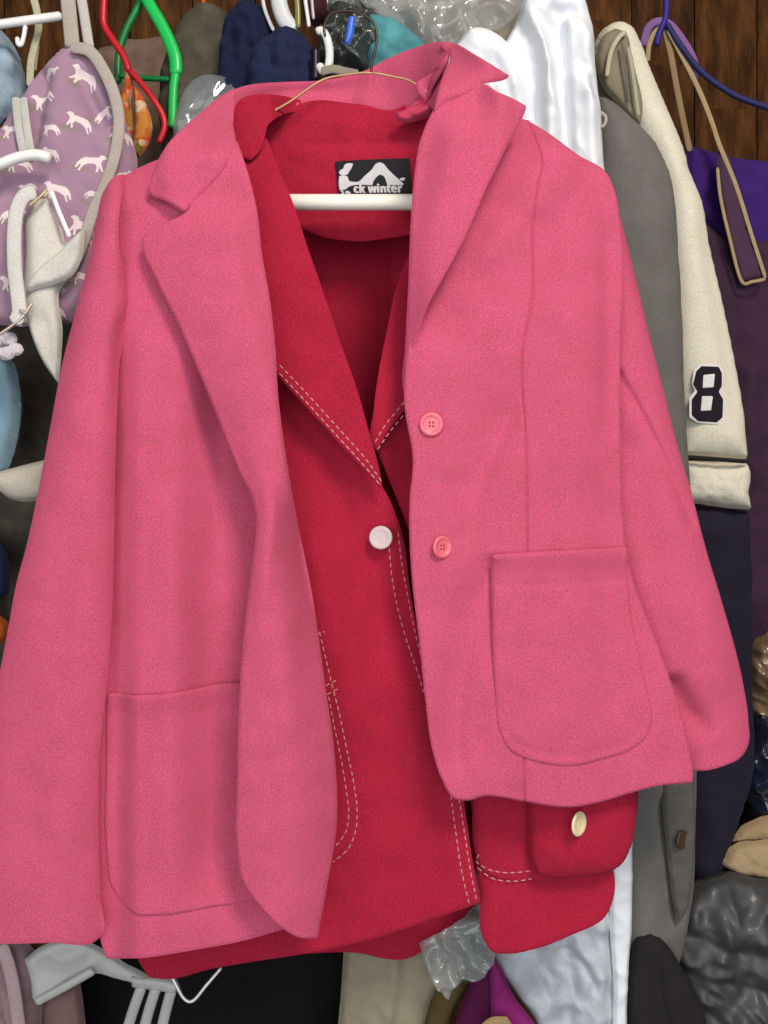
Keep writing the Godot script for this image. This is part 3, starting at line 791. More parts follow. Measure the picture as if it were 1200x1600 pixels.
func build_left_rail():
	var cream := cloth(rgb(232, 226, 214), 6.0, 0.9, 0.4)
	var beige := cloth(rgb(196, 184, 172), 6.0, 0.9, 0.4)
	var whitep := plain(rgb(238, 236, 232), 0.35)
	var beige2 := cloth(rgb(214, 210, 200), 8.0)
	# dog-print bag dress
	var g := thing("printed_dress", "lavender dress printed with small white dogs, bound in beige", "dress")
	var pm := cloth(Color.WHITE, 1.0, 0.95, 0.0, print_dogs())
	pm.uv1_triplanar = false
	pm.uv1_scale = Vector3.ONE
	pm.normal_enabled = false
	var df := [fold([78, 110, 68, 180, 55, 260], -17.0, 8.0, 12.0, 0.1, 0.3), fold([120, 110, 150, 170, 172, 220], -12.0, 10.0, 8.0), fold([110, 90, 100, 250, 90, 420], 9.0, 30.0, 30.0), fold([30, 200, 20, 330, 10, 450], 5.0, 14.0, 14.0)]
	part("body", sheet([108, 68, 75, 98, 42, 138, 15, 178, -20, 230, -60, 330, -60, 500, 30, 510, 110, 505, 150, 430, 190, 330, 215, 260, 200, 200, 185, 160, 165, 110, 140, 80], -0.12, {"folds": df, "b": 14.0, "rb": 50.0, "t": 1.5, "n": 4.0, "nf": 50.0, "uv": 235.0}), pm, g)
	part("binding", tube([110, 74, -104, 140, 80, -100, 163, 112, -98, 179, 150, -97, 186, 190, -97, 180, 240, -97, 164, 290, -97, 146, 330, -97, 132, 372, -98, 118, 410, -100], 9.5, 3.0, 60), beige, g)
	part("strap", tube([104, -20, -112, 108, 20, -110, 113, 72, -106], 12.0, 3.0), beige, g)
	part("strap", tube([124, -20, -114, 131, 20, -112, 140, 78, -108], 8.0, 3.0), cloth(rgb(214, 204, 196), 6.0), g)
	part("elastic_strap", tube([24, 152, -103, 29, 200, -100, 38, 246, -96], 6.5, 1.2), beige2, g)
	part("elastic_strap", tube([36, 152, -103, 42, 200, -100, 50, 246, -96], 6.5, 1.2), beige2, g)
	part("lining", sheet([44, 335, 56, 312, 78, 308, 94, 345, 101, 380, 116, 374, 132, 350, 128, 400, 118, 430, 97, 448, 98, 520, 92, 600, 70, 570, 50, 525, 38, 470, 40, 400], -0.10, {"b": 8.0, "rb": 25.0, "t": 1.5, "c": 4.0, "folds": [fold([70, 480, 80, 540, 88, 590], -4.0, 5.0, 10.0), fold([60, 330, 66, 400, 60, 450], 3.0, 12.0, 12.0)]}), cream, g)
	part("lining_fold", sheet([41, 458, 48, 436, 62, 418, 92, 394, 118, 368, 132, 356, 130, 395, 112, 432, 80, 446, 55, 453], -0.088, {"b": 7.0, "rb": 20.0, "t": 1.5, "c": 4.0, "folds": [fold([60, 440, 95, 415, 125, 380], -3.0, 5.0, 10.0)]}), cloth(rgb(232, 227, 217), 6.0), g)
	part("tie", tube([56, 300, -80, 38, 306, -78, 26, 330, -78, 22, 372, -78, 23, 420, -78, 27, 455, -80, 30, 488, -80, 22, 505, -80], 12.0, 4.0, 50), cloth(rgb(236, 232, 224), 6.0), g)
	part("cord", tube([80, 298, -84, 92, 330, -82, 109, 370, -82], 3.6, 2.0), whitep, g)
	part("cord", tube([74, 296, -84, 62, 308, -80, 46, 321, -80], 2.2), plain(rgb(200, 180, 140), 0.4, 0.5, 0.3), g)
	part("clasp", tube([-6, 526, -84, 20, 508, -80, 36, 494, -78, 50, 474, -78], 2.6), plain(rgb(216, 196, 178), 0.3, 0.6, 0.6), g)
	part("clasp_bar", tube([30, 484, -76, 42, 490, -75], 2.4, -1, 12), plain(rgb(216, 196, 178), 0.3, 0.6, 0.6), g)
	var fl := thing("fabric_flower", "small white fabric flower hanging below the lavender dress", "flower")
	for q in [[-4, 532, 15], [14, 530, 14], [24, 546, 13], [10, 552, 14], [-8, 550, 13]]:
		var o := []
		for i in 8: o.append_array([q[0] + cos(i * TAU / 8) * q[2], q[1] + sin(i * TAU / 8) * q[2] * 0.8])
		part("petal", sheet(o, -0.10 + 0.003 * fl.get_child_count(), {"c": 3.0, "b": 4.0, "rb": 13.0, "n": 2.0, "nf": 10.0}), cloth(rgb(232, 222, 226), 8.0), fl)
	# white hangers
	var h1 := thing("plastic_hanger", "white plastic hanger with small hook at the upper left corner", "hanger", "plastic hangers")
	part("bar", tube([-40, 43, -150, 0, 38, -150, 50, 31, -150, 97, 25, -150], 7.0), whitep, h1)
	part("strap_hook", tube([40, 40, -150, 37, 58, -150, 33, 70, -148, 28, 68, -147, 27, 58, -147], 3.6, -1, 24), whitep, h1)
	var h2 := thing("plastic_hanger", "curved white hanger end in front of the lavender dress", "hanger", "plastic hangers")
	part("bar", tube([-40, 272, -80, 0, 257, -78, 30, 246, -77, 58, 242, -77, 80, 248, -78], 9.0), whitep, h2)
	var r := thing("ribbon", "cream ribbon loop hanging under white hanger bar", "ribbon")
	part("loop", tube([47, -20, -170, 57, 15, -168, 60, 45, -168, 53, 75, -168, 48, 100, -168, 47, 135, -168], 6.0, 1.5), cloth(rgb(206, 198, 168), 6.0), r)
	part("loop", tube([60, 60, -170, 57, 85, -170, 54, 110, -170], 3.0, 1.0), cloth(rgb(176, 164, 120), 6.0), r)
	var dn := thing("denim_shirt", "faded light blue denim shirt at the upper left edge", "shirt")
	part("body", sheet([-50, 48, 2, 46, 22, 72, 36, 106, 40, 138, 28, 168, 2, 190, -50, 210], -0.19, {"b": 22.0, "rb": 40.0, "n": 6.0, "nf": 25.0}), cloth(rgb(168, 190, 204), 7.0, 0.95, 0.6, tex_mottle), dn)
	# red and green hangers with a floral scarf
	var rh := thing("plastic_hanger", "red plastic hanger carrying the orange floral scarf", "hanger", "plastic hangers")
	part("hook", tube([164, -20, -200, 162, 15, -200, 163, 40, -200, 176, 62, -198, 192, 86, -196, 202, 112, -194], 5.5), plain(rgb(200, 30, 44), 0.4), rh)
	part("arm", tube([202, 110, -194, 222, 132, -192, 240, 156, -190, 254, 180, -190, 257, 200, -190, 248, 224, -190], 5.0), plain(rgb(200, 30, 44), 0.4), rh)
	var sc := thing("floral_scarf", "orange red scarf with green and ochre pattern on red hanger", "scarf")
	var fm := cloth(Color.WHITE, 9.0, 0.9, 0.3, floral())
	part("fold", sheet([196, 114, 205, 114, 208, 130, 205, 160, 209, 200, 206, 238, 196, 232, 188, 212, 186, 182, 189, 150], -0.20, {"b": 7.0, "rb": 9.0, "c": 3.0}), fm, sc)
	part("fold", sheet([208, 132, 216, 140, 232, 172, 238, 196, 234, 222, 218, 246, 206, 240, 210, 200], -0.195, {"b": 7.0, "rb": 12.0, "c": 3.0}), fm, sc)
	var gh := thing("plastic_hanger", "bright green plastic hanger beside the red one", "hanger", "plastic hangers")
	var green := plain(rgb(24, 190, 84), 0.35)
	part("arm", tube([222, -14, -215, 238, 14, -213, 254, 42, -212, 266, 68, -211, 274, 92, -210, 275, 118, -210], 9.0, 6.0, 40, 12, 1.15), green, gh)
	part("leg", tube([275, 112, -210, 271, 140, -210, 269, 200, -210], 7.0, 5.0), green, gh)
	part("arm", tube([226, -10, -225, 212, 18, -225, 196, 50, -225, 186, 84, -225, 184, 130, -225], 6.0), plain(rgb(20, 120, 56), 0.4), gh)
	part("crossbar", tube([186, 118, -222, 225, 122, -222, 266, 124, -218], 4.5), plain(rgb(20, 120, 56), 0.4), gh)
	var tp := thing("taupe_coat", "taupe coat shoulder behind the green hanger", "coat")
	part("body", sheet([140, 84, 170, 70, 215, 62, 262, 60, 300, 80, 305, 300, 140, 300], -0.36, {"b": 30.0, "rb": 60.0, "n": 6.0, "nf": 60.0, "c": 9.0}), cloth(rgb(132, 108, 92), 6.0, 0.95, 0.6, tex_mottle), tp)
	# lower left
	var bs := thing("blue_sleeve", "pale blue shirt sleeve hanging at the left edge", "sleeve")
	part("sleeve", sheet([-70, 548, 0, 552, 20, 565, 30, 600, 32, 650, 24, 700, 12, 738, -70, 745], -0.17, {"b": 30.0, "rb": 50.0, "c": 5.0}), cloth(rgb(150, 186, 204), 6.0), bs)
	var gc := thing("grey_coat", "dark grey brown coat behind the pale blue sleeve", "coat")
	part("body", sheet([-60, 520, 40, 500, 130, 480, 150, 700, 120, 1000, 60, 1100, -60, 1150], -0.27, {"b": 25.0, "rb": 60.0, "n": 8.0, "nf": 80.0, "c": 9.0}), cloth(rgb(86, 80, 70), 6.0, 0.95, 0.6, tex_mottle), gc)
	var cb := thing("cream_cuff", "cream rounded cuff below the pale blue sleeve", "cuff")
	part("cuff", sheet([-60, 742, 0, 736, 40, 726, 80, 716, 80, 770, 62, 781, 36, 784, 14, 778, 0, 768, -20, 750, -60, 748], -0.16, {"b": 16.0, "rb": 28.0, "c": 4.0}), cloth(rgb(218, 208, 190), 6.0), cb)
	var nv := thing("navy_cloth", "navy blue cloth at the left edge below the cream cuff", "garment")
	part("body", sheet([-60, 820, -8, 838, 8, 862, 15, 895, 14, 926, -10, 940, -60, 945], -0.2, {"b": 14.0, "rb": 25.0, "c": 4.0}), cloth(rgb(36, 42, 78), 6.0), nv)
	var og := thing("orange_cloth", "sliver of orange cloth at the left edge beside pink sleeve", "garment")
	part("body", sheet([-60, 960, 0, 962, 12, 972, 14, 990, 4, 1006, -60, 1010], -0.2, {"b": 10.0, "rb": 15.0, "c": 4.0}), cloth(rgb(188, 92, 40), 6.0), og)

func floral() -> ImageTexture:
	var im := Image.create(256, 256, false, Image.FORMAT_RGB8)
	var n := FastNoiseLite.new()
	n.seed = 31; n.frequency = 0.018; n.fractal_octaves = 2
	var a := n.get_seamless_image(256, 256)
	n.seed = 32
	var b := n.get_seamless_image(256, 256)
	for y in 256:
		for x in 256:
			var c := rgb(206, 70, 36)
			if a.get_pixel(x, y).r > 0.64: c = rgb(74, 118, 40)
			elif a.get_pixel(x, y).r < 0.38: c = rgb(206, 138, 60)
			if b.get_pixel(x, y).r > 0.72: c = rgb(226, 196, 160)
			im.set_pixel(x, y, c)
	return ImageTexture.create_from_image(im)

# ---------------------------------------------------------------- what shows above the collar
func build_top_rail():
	var navy := cloth(rgb(30, 36, 66), 6.0, 0.95, 0.6)
	var ol := thing("olive_coat", "dark olive grey coat shoulder under clear plastic", "coat")
	part("body", sheet([258, 90, 284, 34, 304, 14, 322, 8, 350, 18, 372, 60, 390, 130, 390, 300, 258, 300], -0.24, {"b": 26.0, "rb": 45.0, "n": 6.0, "nf": 40.0}), cloth(rgb(92, 86, 72), 6.0, 0.95, 0.6, tex_mottle), ol)
	part("hanger_tip", tube([318, -20, -235, 318, 0, -232, 318, 12, -230], 3.5), plain(rgb(220, 70, 40), 0.4), ol)
	var fb := thing("plastic_cover", "clear crinkled plastic cover over the dark olive coat", "plastic cover", "plastic garment covers")
	part("film", sheet([272, 200, 278, 165, 296, 130, 320, 118, 346, 122, 380, 140, 400, 230, 300, 300], -0.18, {"b": 12.0, "rb": 24.0, "crinkle": 7.0, "rf": 150.0, "c": 3.0, "t": 0.3}), film(rgb(170, 178, 180), 0.28, 0.1), fb)
	var n1 := thing("navy_jacket", "dark navy jacket shoulder, the taller of the two above the collar", "jacket", "navy jackets")
	part("shoulder", sheet([340, 140, 344, 70, 352, 28, 372, 6, 396, 4, 416, 22, 428, 60, 430, 260, 340, 260], -0.19, {"b": 24.0, "rb": 40.0, "n": 6.0, "nf": 30.0, "folds": [fold([372, 10, 366, 60, 370, 130], -9.0, 5.0, 9.0), fold([400, 20, 404, 80, 400, 140], 6.0, 7.0, 7.0)]}), navy, n1)
	var n2 := thing("navy_jacket", "navy jacket shoulder just above the pink collar, the lower one", "jacket", "navy jackets")
	part("shoulder", sheet([388, 130, 392, 88, 410, 60, 440, 46, 466, 48, 486, 70, 496, 100, 496, 240, 388, 240], -0.15, {"b": 22.0, "rb": 40.0, "n": 6.0, "nf": 26.0, "folds": [fold([430, 50, 424, 90, 430, 140], -8.0, 5.0, 9.0), fold([468, 55, 474, 95, 470, 140], -6.0, 6.0, 5.0)]}), cloth(rgb(38, 44, 76), 6.0, 0.95, 0.6), n2)
	# hangers bunched above the neck
	var wp := plain(rgb(208, 208, 204), 0.3)
	for q in [[[408, -20, -175, 413, 12, -175, 422, 36, -173, 428, 48, -172], 3.0, "thin grey white hanger tip left of the wide pale one", rgb(196, 198, 198)], [[434, -20, -168, 437, 8, -166, 446, 32, -165, 462, 50, -165], 13.0, "wide pale grey plastic hanger end above the navy jacket", rgb(206, 208, 208)], [[462, -20, -160, 465, 12, -160, 466, 44, -160], 4.5, "olive green hanger stem among the pale hangers", rgb(120, 118, 62)], [[474, -20, -158, 479, 14, -158, 483, 42, -158], 3.0, "slim white hanger stem right of the olive one", rgb(222, 218, 210)], [[486, -20, -170, 488, 10, -170, 490, 30, -170], 2.5, "slim grey hanger stem beside the maroon cloth", rgb(176, 176, 178)]]:
		var h := thing("hanger_stem", q[2], "hanger", "hanger tips above the neck")
		part("stem", tube(q[0], q[1], q[1] * 0.7, 24), plain(q[3], 0.3), h)
	var mr := thing("maroon_cloth", "dark maroon cloth behind the hanger tips", "garment")
	part("body", sheet([470, -30, 540, -30, 530, 20, 512, 36, 492, 40, 474, 30], -0.24, {"b": 12.0, "rb": 20.0, "n": 5.0, "nf": 20.0, "c": 5.0}), cloth(rgb(78, 40, 48), 6.0), mr)
	var wr := thing("white_ring", "white oval plastic ring left of the wire hook", "ring")
	part("ring", tube([494, 50, -120, 503, 48, -119, 511, 60, -118, 515, 82, -118, 513, 104, -118, 505, 112, -118, 498, 100, -120], 6.5, 5.0), plain(rgb(222, 222, 216), 0.3), wr)
	var bk := thing("black_clip", "black plastic clip beside the white oval ring", "clip")
	part("clip", sheet([486, 76, 500, 74, 501, 128, 486, 130], -0.125, {"b": 5.0, "rb": 8.0, "c": 3.0}), plain(rgb(26, 22, 28), 0.4), bk)
	var tw := thing("grey_ribbon", "greyish cream ribbon lying behind the wire hanger", "ribbon")
	part("ribbon", tube([502, 112, -110, 520, 108, -108, 540, 112, -108, 560, 116, -110], 7.0, 3.0), cloth(rgb(168, 158, 138), 6.0), tw)
	var db := thing("dark_bag", "dark glossy crumpled plastic bag behind the wire hook", "plastic bag", "plastic bags")
	part("bag", sheet([500, 40, 516, 18, 548, 10, 580, 20, 596, 48, 592, 90, 580, 118, 520, 130, 500, 100], -0.17, {"b": 18.0, "rb": 30.0, "crinkle": 14.0, "rf": 60.0, "c": 3.5}), plain(rgb(58, 62, 58), 0.22, 0.6), db)
	part("back_fold", sheet([510, -30, 560, -30, 566, 20, 530, 30, 512, 20], -0.2, {"b": 10.0, "rb": 18.0, "crinkle": 10.0, "rf": 40.0, "c": 4.0}), plain(rgb(110, 116, 112), 0.25, 0.6), db)
	var bc := thing("blue_tag", "small bright blue tag inside the wire hook", "tag")
	part("tag", sheet([546, 25, 556, 26, 554, 44, 550, 62, 544, 72, 538, 68, 541, 50, 543, 36], -0.12, {"c": 2.0, "b": 3.0, "rb": 5.0}), plain(rgb(62, 110, 216), 0.4), bc)
	var te := thing("teal_shirt", "teal shirt shoulder under clear plastic right of the wire hook", "shirt")
	part("shoulder", sheet([572, 28, 594, 24, 624, 36, 652, 56, 672, 84, 690, 200, 570, 200, 574, 100], -0.16, {"b": 18.0, "rb": 35.0, "n": 5.0, "nf": 30.0}), cloth(rgb(92, 162, 166), 6.0, 0.9, 0.5, tex_mottle), te)
	var tb := thing("taupe_garment", "pale taupe garment in clear plastic along the top edge", "garment")
	part("body", sheet([540, -40, 850, -40, 840, 60, 800, 130, 720, 180, 690, 90, 655, 50, 610, 24, 560, 16], -0.21, {"b": 22.0, "rb": 50.0, "n": 7.0, "nf": 60.0, "folds": [fold([800, 10, 740, 50, 690, 60], 9.0, 14.0, 20.0)]}), cloth(rgb(164, 156, 136), 5.0, 0.9, 0.4, tex_mottle), tb)
	var cf := thing("plastic_cover", "clear crinkled plastic cover over the taupe garment", "plastic cover", "plastic garment covers")
	part("film", sheet([530, -40, 850, -40, 822, 14, 790, 40, 745, 52, 712, 84, 690, 96, 640, 60, 590, 34], -0.165, {"b": 12.0, "rb": 40.0, "crinkle": 14.0, "rf": 130.0, "c": 4.0, "t": 0.3}), film(rgb(200, 204, 200), 0.16, 0.12), cf)
	# the white garment cover that hangs the full height
	var wc := thing("garment_cover", "white plastic garment cover hanging behind the blazer's right shoulder", "garment cover")
	var wf := [fold([806, -10, 812, 30, 836, 90, 838, 180, 850, 300], -20.0, 4.5, 18.0, 0.0, 0.3), fold([822, 30, 850, 120, 862, 250], 12.0, 8.0, 12.0), fold([872, 18, 880, 120, 888, 250, 892, 330], -15.0, 4.0, 16.0, 0.1, 0.2), fold([905, 20, 915, 150, 925, 320], 9.0, 9.0, 9.0), fold([760, 80, 790, 140, 810, 210], -9.0, 5.0, 14.0), fold([930, 1330, 935, 1450, 928, 1640], 10.0, 8.0, 16.0), fold([880, 1440, 890, 1520, 885, 1640], -8.0, 6.0, 16.0), fold([850, 20, 880, 28, 905, 22], -10.0, 5.0, 8.0), fold([855, 150, 872, 180, 868, 230], 6.0, 5.0, 7.0), fold([900, 100, 918, 130, 930, 180], -5.0, 4.0, 7.0), fold([715, 90, 750, 120, 780, 190], 7.0, 6.0, 10.0), fold([840, 1500, 880, 1530, 905, 1580], 6.0, 4.0, 9.0), fold([870, 1470, 910, 1500, 930, 1550], -5.0, 5.0, 6.0)]
	var wm := plain(rgb(228, 232, 236), 0.45, 0.45)
	wm.backlight_enabled = true
	wm.backlight = Color(0.12, 0.12, 0.13)
	part("cover", sheet([690, 110, 712, 70, 742, 46, 770, 50, 792, 62, 806, 30, 822, -4, 850, -24, 890, -20, 914, 0, 924, 30, 928, 80, 938, 180, 946, 330, 958, 700, 962, 1000, 900, 1060, 760, 1000, 715, 700, 690, 300], -0.166, {"folds": wf, "b": 14.0, "rb": 34.0, "crinkle": 6.0, "rf": 130.0, "c": 3.5, "n": 2.0, "nf": 90.0}), wm, wc)
	var lc := thing("plastic_cover", "greyish frosted plastic cover hem hanging below the red cuff", "plastic cover", "plastic garment covers")
	var lm := plain(rgb(208, 214, 220), 0.45, 0.4)  # greyer than the upper cover, as if the dark behind showed through
	lm.albedo_texture = tex_mottle
	lm.uv1_triplanar = true
	lm.uv1_scale = Vector3.ONE * 5.0
	part("cover", sheet([740, 1340, 860, 1250, 975, 1200, 984, 1300, 985, 1350, 984, 1440, 979, 1520, 978, 1660, 856, 1660, 838, 1600, 802, 1545, 768, 1492, 748, 1430], -0.166, {"folds": wf, "b": 10.0, "rb": 30.0, "crinkle": 5.0, "rf": 120.0, "c": 3.5, "n": 2.0, "nf": 70.0}), lm, lc)
	part("folded_edge", sheet([958, 1240, 986, 1230, 988, 1350, 987, 1440, 981, 1525, 980, 1660, 956, 1660, 958, 1540, 952, 1420], -0.148, {"b": 6.0, "rb": 14.0, "crinkle": 2.5, "rf": 90.0, "c": 3.5}), wm, lc)

# ---------------------------------------------------------------- clothes on the viewer's right
func build_right_rail():
	var gj := thing("grey_jacket", "plain grey jacket seen from its side beside the white cover", "jacket")
	var grey := cloth(rgb(122, 118, 114), 5.0, 0.95, 0.6)
	part("body", sheet([925, 150, 946, 154, 985, 184, 1028, 232, 1046, 272, 1056, 340, 1062, 440, 1068, 580, 1076, 720, 1084, 900, 1088, 1200, 1084, 1370, 1076, 1440, 1052, 1560, 1046, 1680, 958, 1680, 935, 1100, 925, 600], -0.1990, {"b": 30.0, "rb": 70.0, "n": 4.0, "nf": 110.0, "c": 7.0, "folds": [fold([1010, 280, 1020, 420, 1025, 600], 5.0, 20.0, 25.0), fold([1030, 1225, 1038, 1320, 1050, 1400, 1058, 1440], -9.0, 5.0, 18.0, 0.1, 0.2), fold([975, 1250, 985, 1350, 1000, 1500], 7.0, 20.0, 20.0)]}), grey, gj)
	part("button", lathe([0.01, 1.0, 7.0, 1.0, 9.0, 1.5, 10.0, 0.5, 9.5, -1.0, 0.01, -1.0], w(1066, 1312, -0.1610), Basis(Vector3.UP, 0.7)), plain(rgb(84, 62, 44), 0.4), gj)
	part("front_edge", sheet([1034, 1215, 1084, 1210, 1086, 1300, 1082, 1370, 1072, 1425, 1060, 1446, 1050, 1400, 1042, 1330, 1036, 1270], -0.168, {"b": 4.0, "rb": 14.0, "c": 4.0, "t": 1.0, "n": 2.0, "nf": 40.0}), cloth(rgb(104, 100, 94), 5.0, 0.95, 0.6), gj)
	part("hang_loop", tube([938, 175, -162, 946, 182, -160, 946, 192, -160, 940, 200, -162], 2.6, -1, 20), cloth(rgb(196, 188, 178), 6.0), gj)
	# letterman jacket
	var lj := thing("varsity_jacket", "cream varsity jacket with a dark number eight on its sleeve", "jacket")
	var crm := cloth(rgb(246, 238, 216), 5.0, 0.95, 0.5)
	part("sleeve", sheet([930, 66, 944, 44, 964, 37, 986, 46, 1000, 70, 1015, 110, 1040, 170, 1065, 230, 1082, 284, 1096, 318, 1110, 390, 1130, 480, 1150, 580, 1160, 640, 1167, 719, 1120, 717, 1060, 714, 1050, 560, 1040, 400, 1020, 280, 980, 200, 935, 150], -0.2440, {"b": 26.0, "rb": 44.0, "c": 5.0, "folds": [fold([1085, 300, 1100, 420, 1125, 560, 1140, 690], -5.0, 10.0, 12.0, 0.2, 0.2), fold([1062, 262, 1080, 272, 1092, 285], -3.0, 5.0, 5.0)]}), crm, lj)
	part("stripe", tube([1068, 714, -222, 1100, 716, -218, 1140, 719, -218, 1168, 721, -224], 3.4, 4.0, 20), cloth(rgb(44, 40, 40), 6.0), lj)
	part("cuff", sheet([1060, 719, 1120, 721, 1167, 724, 1171, 745, 1168, 768, 1173, 796, 1140, 794, 1090, 787, 1060, 785], -0.2440, {"b": 22.0, "rb": 30.0, "c": 4.0, "n": 2.0, "nf": 20.0}), crm, lj)
	part("collar", sheet([932, 84, 942, 56, 962, 44, 978, 52, 986, 78, 996, 120, 1004, 170, 1000, 200, 984, 186, 962, 160, 944, 140], -0.2120, {"b": 8.0, "rb": 18.0, "c": 4.0, "folds": [fold([985, 80, 990, 130, 995, 190], -6.0, 4.0, 6.0)]}), cloth(rgb(150, 140, 118), 6.0), lj)
	part("collar_trim", tube([948, 120, -198, 954, 84, -196, 966, 60, -197, 978, 50, -200], 4.0, 3.0), cloth(rgb(206, 196, 170), 6.0), lj)
	part("collar_rib", tube([982, 74, -196, 990, 120, -196, 998, 180, -199], 3.0, 1.0), cloth(rgb(184, 180, 160), 6.0), lj)
	part("collar_rib", tube([972, 66, -195, 978, 110, -195, 984, 160, -199], 2.5, 0.8), cloth(rgb(118, 112, 96), 6.0), lj)
	var e8 := part("number_patch", sheet([1084, 578, 1094, 568, 1126, 570, 1131, 582, 1130, 604, 1126, 612, 1132, 624, 1131, 652, 1122, 664, 1089, 660, 1077, 652, 1077, 622, 1086, 610, 1081, 600], -0.2162, {"c": 2.0, "t": 0.6, "sharp": true}), cloth(rgb(246, 242, 236), 8.0), lj, "number eight patch")
	part("numeral", sheet([1088, 580, 1096, 572, 1123, 573, 1128, 583, 1128, 603, 1123, 612, 1130, 624, 1129, 652, 1120, 660, 1091, 658, 1081, 649, 1081, 624, 1090, 612, 1083, 600], -0.2152, {"c": 1.6, "t": 0.7, "sharp": true}), cloth(rgb(40, 34, 44), 8.0), e8)
	for q in [[1099, 586, 1117, 584, 1115, 605, 1098, 606], [1097, 619, 1114, 619, 1111, 641, 1095, 642]]:
		part("patch_opening", sheet(q, -0.2142, {"c": 1.5, "t": 0.4, "r": 2.0}), cloth(rgb(246, 242, 240), 8.0), e8)
	var nt := thing("navy_trousers", "very dark navy trousers below the cream varsity cuff", "trousers")
	part("leg", sheet([1060, 790, 1110, 792, 1172, 799, 1175, 900, 1176, 1080, 1178, 1200, 1162, 1260, 1144, 1320, 1132, 1356, 1080, 1400, 1060, 1200], -0.2540, {"b": 22.0, "rb": 50.0, "n": 4.0, "nf": 70.0}), cloth(rgb(40, 36, 52), 6.0), nt)
	# purple apron with straps on a blue hanger
	var ph := thing("plastic_hanger", "blue violet plastic hanger against the plank wall", "hanger", "plastic hangers")
	var violet := plain(rgb(52, 42, 124), 0.5, 0.3)
	part("hook", tube([1041, -20, -330, 1041, 10, -330, 1039, 30, -330, 1030, 52, -330, 1026, 72, -330], 5.0), violet, ph)
	part("arm", tube([1040, 34, -330, 1062, 70, -330, 1094, 110, -330, 1130, 138, -330, 1170, 158, -330, 1270, 190, -330], 4.8), plain(rgb(40, 42, 88), 0.55, 0.3), ph)
	var ap := thing("purple_apron", "purple and plum apron with beige edged straps on violet hanger", "apron")
	part("bib", sheet([1070, 225, 1110, 238, 1150, 247, 1290, 258, 1290, 385, 1130, 372, 1090, 330], -0.37, {"b": 8.0, "rb": 20.0, "n": 5.0, "nf": 60.0}), cloth(rgb(68, 36, 116), 5.0, 0.95, 0.6), ap)
	part("skirt", sheet([1080, 340, 1120, 364, 1290, 372, 1290, 1000, 1170, 1050, 1120, 1000, 1090, 700], -0.36, {"b": 10.0, "rb": 30.0, "n": 8.0, "nf": 70.0, "c": 8.0, "folds": [fold([1160, 460, 1165, 600, 1170, 800], 9.0, 12.0, 14.0)]}), cloth(rgb(72, 46, 66), 5.0, 0.95, 0.6), ap)
	part("strap", sheet([1122, 232, 1131, 236, 1150, 290, 1172, 370, 1194, 432, 1158, 440, 1140, 380, 1126, 310, 1120, 265], -0.338, {"c": 4.0, "b": 4.0, "rb": 12.0, "folds": [fold([1146, 362, 1170, 358], -2.0, 3.0, 3.0, 0, 0), fold([1150, 368, 1188, 428], -1.6, 2.5, 2.5, 0, 0), fold([1178, 368, 1160, 432], -1.6, 2.5, 2.5, 0, 0)]}), cloth(rgb(84, 58, 80), 5.0), ap)
	var tan := cloth(rgb(186, 162, 122), 6.0)
	part("strap_edge", tube([1044, 46, -330, 1062, 80, -332, 1092, 140, -334, 1112, 190, -334, 1124, 226, -334, 1150, 290, -333, 1174, 366, -333, 1196, 434, -333], 4.4, 1.5, 70, 10, 0.7), tan, ap)
	part("strap_edge", tube([1121, 262, -333, 1126, 310, -332, 1140, 372, -332, 1158, 438, -332, 1176, 440, -332, 1196, 436, -332], 2.8, 1.5, 60), tan, ap)
	part("strap_edge", tube([1038, 42, -335, 1048, 84, -336, 1058, 140, -338, 1068, 190, -340, 1078, 236, -342], 5.0, 1.5), cloth(rgb(160, 134, 100), 6.0), ap)
	part("strap_edge", tube([1012, 96, -335, 1014, 72, -334, 1022, 52, -333, 1034, 42, -332], 4.0, 2.5), tan, ap)
	part("strap_loop", tube([1005, 72, -336, 1012, 46, -334, 1026, 34, -332, 1046, 38, -332, 1066, 62, -334, 1082, 90, -336, 1090, 122, -338], 6.5, 4.0), cloth(rgb(146, 104, 164), 6.0), ap)
	# dark coat filling the depth of the rail on the right
	var dk := thing("black_coat", "black coat deep in the rail at the right edge", "coat", "black coats")
	part("body", sheet([1100, 820, 1300, 800, 1300, 1750, 1060, 1750, 1080, 1200], -0.42, {"b": 20.0, "rb": 50.0, "n": 8.0, "nf": 90.0, "c": 12.0}), cloth(rgb(30, 26, 28), 5.0), dk)
	# plastic bags
	var b1 := thing("plastic_bag", "clear crinkled bag of tan things at the right edge", "plastic bag", "plastic bags")
	part("bag", sheet([1164, 1040, 1172, 1004, 1192, 988, 1260, 980, 1280, 1130, 1200, 1130, 1170, 1110], -0.28, {"b": 26.0, "rb": 40.0, "crinkle": 18.0, "rf": 70.0, "c": 3.5}), bagmat(rgb(142, 118, 88), 0.16), b1)
	var b2 := thing("plastic_bag", "dark glossy bag tinted blue for its glints, below the tan bag", "plastic bag", "plastic bags")
	part("bag", sheet([1170, 1120, 1200, 1108, 1280, 1100, 1280, 1300, 1200, 1300, 1170, 1250], -0.27, {"b": 26.0, "rb": 40.0, "crinkle": 22.0, "rf": 90.0, "c": 3.5}), bagmat(rgb(38, 44, 66), 0.1), b2)  # blue of the reflected glints is mixed into the base colour
	var tc := thing("tan_cloth", "folded tan cloth between the dark bags at right", "cloth")
	part("upper_fold", sheet([1140, 1316, 1160, 1290, 1190, 1276, 1290, 1268, 1290, 1316, 1200, 1312], -0.25, {"b": 12.0, "rb": 20.0, "n": 3.0, "nf": 25.0, "c": 4.0}), cloth(rgb(176, 150, 112), 6.0), tc)
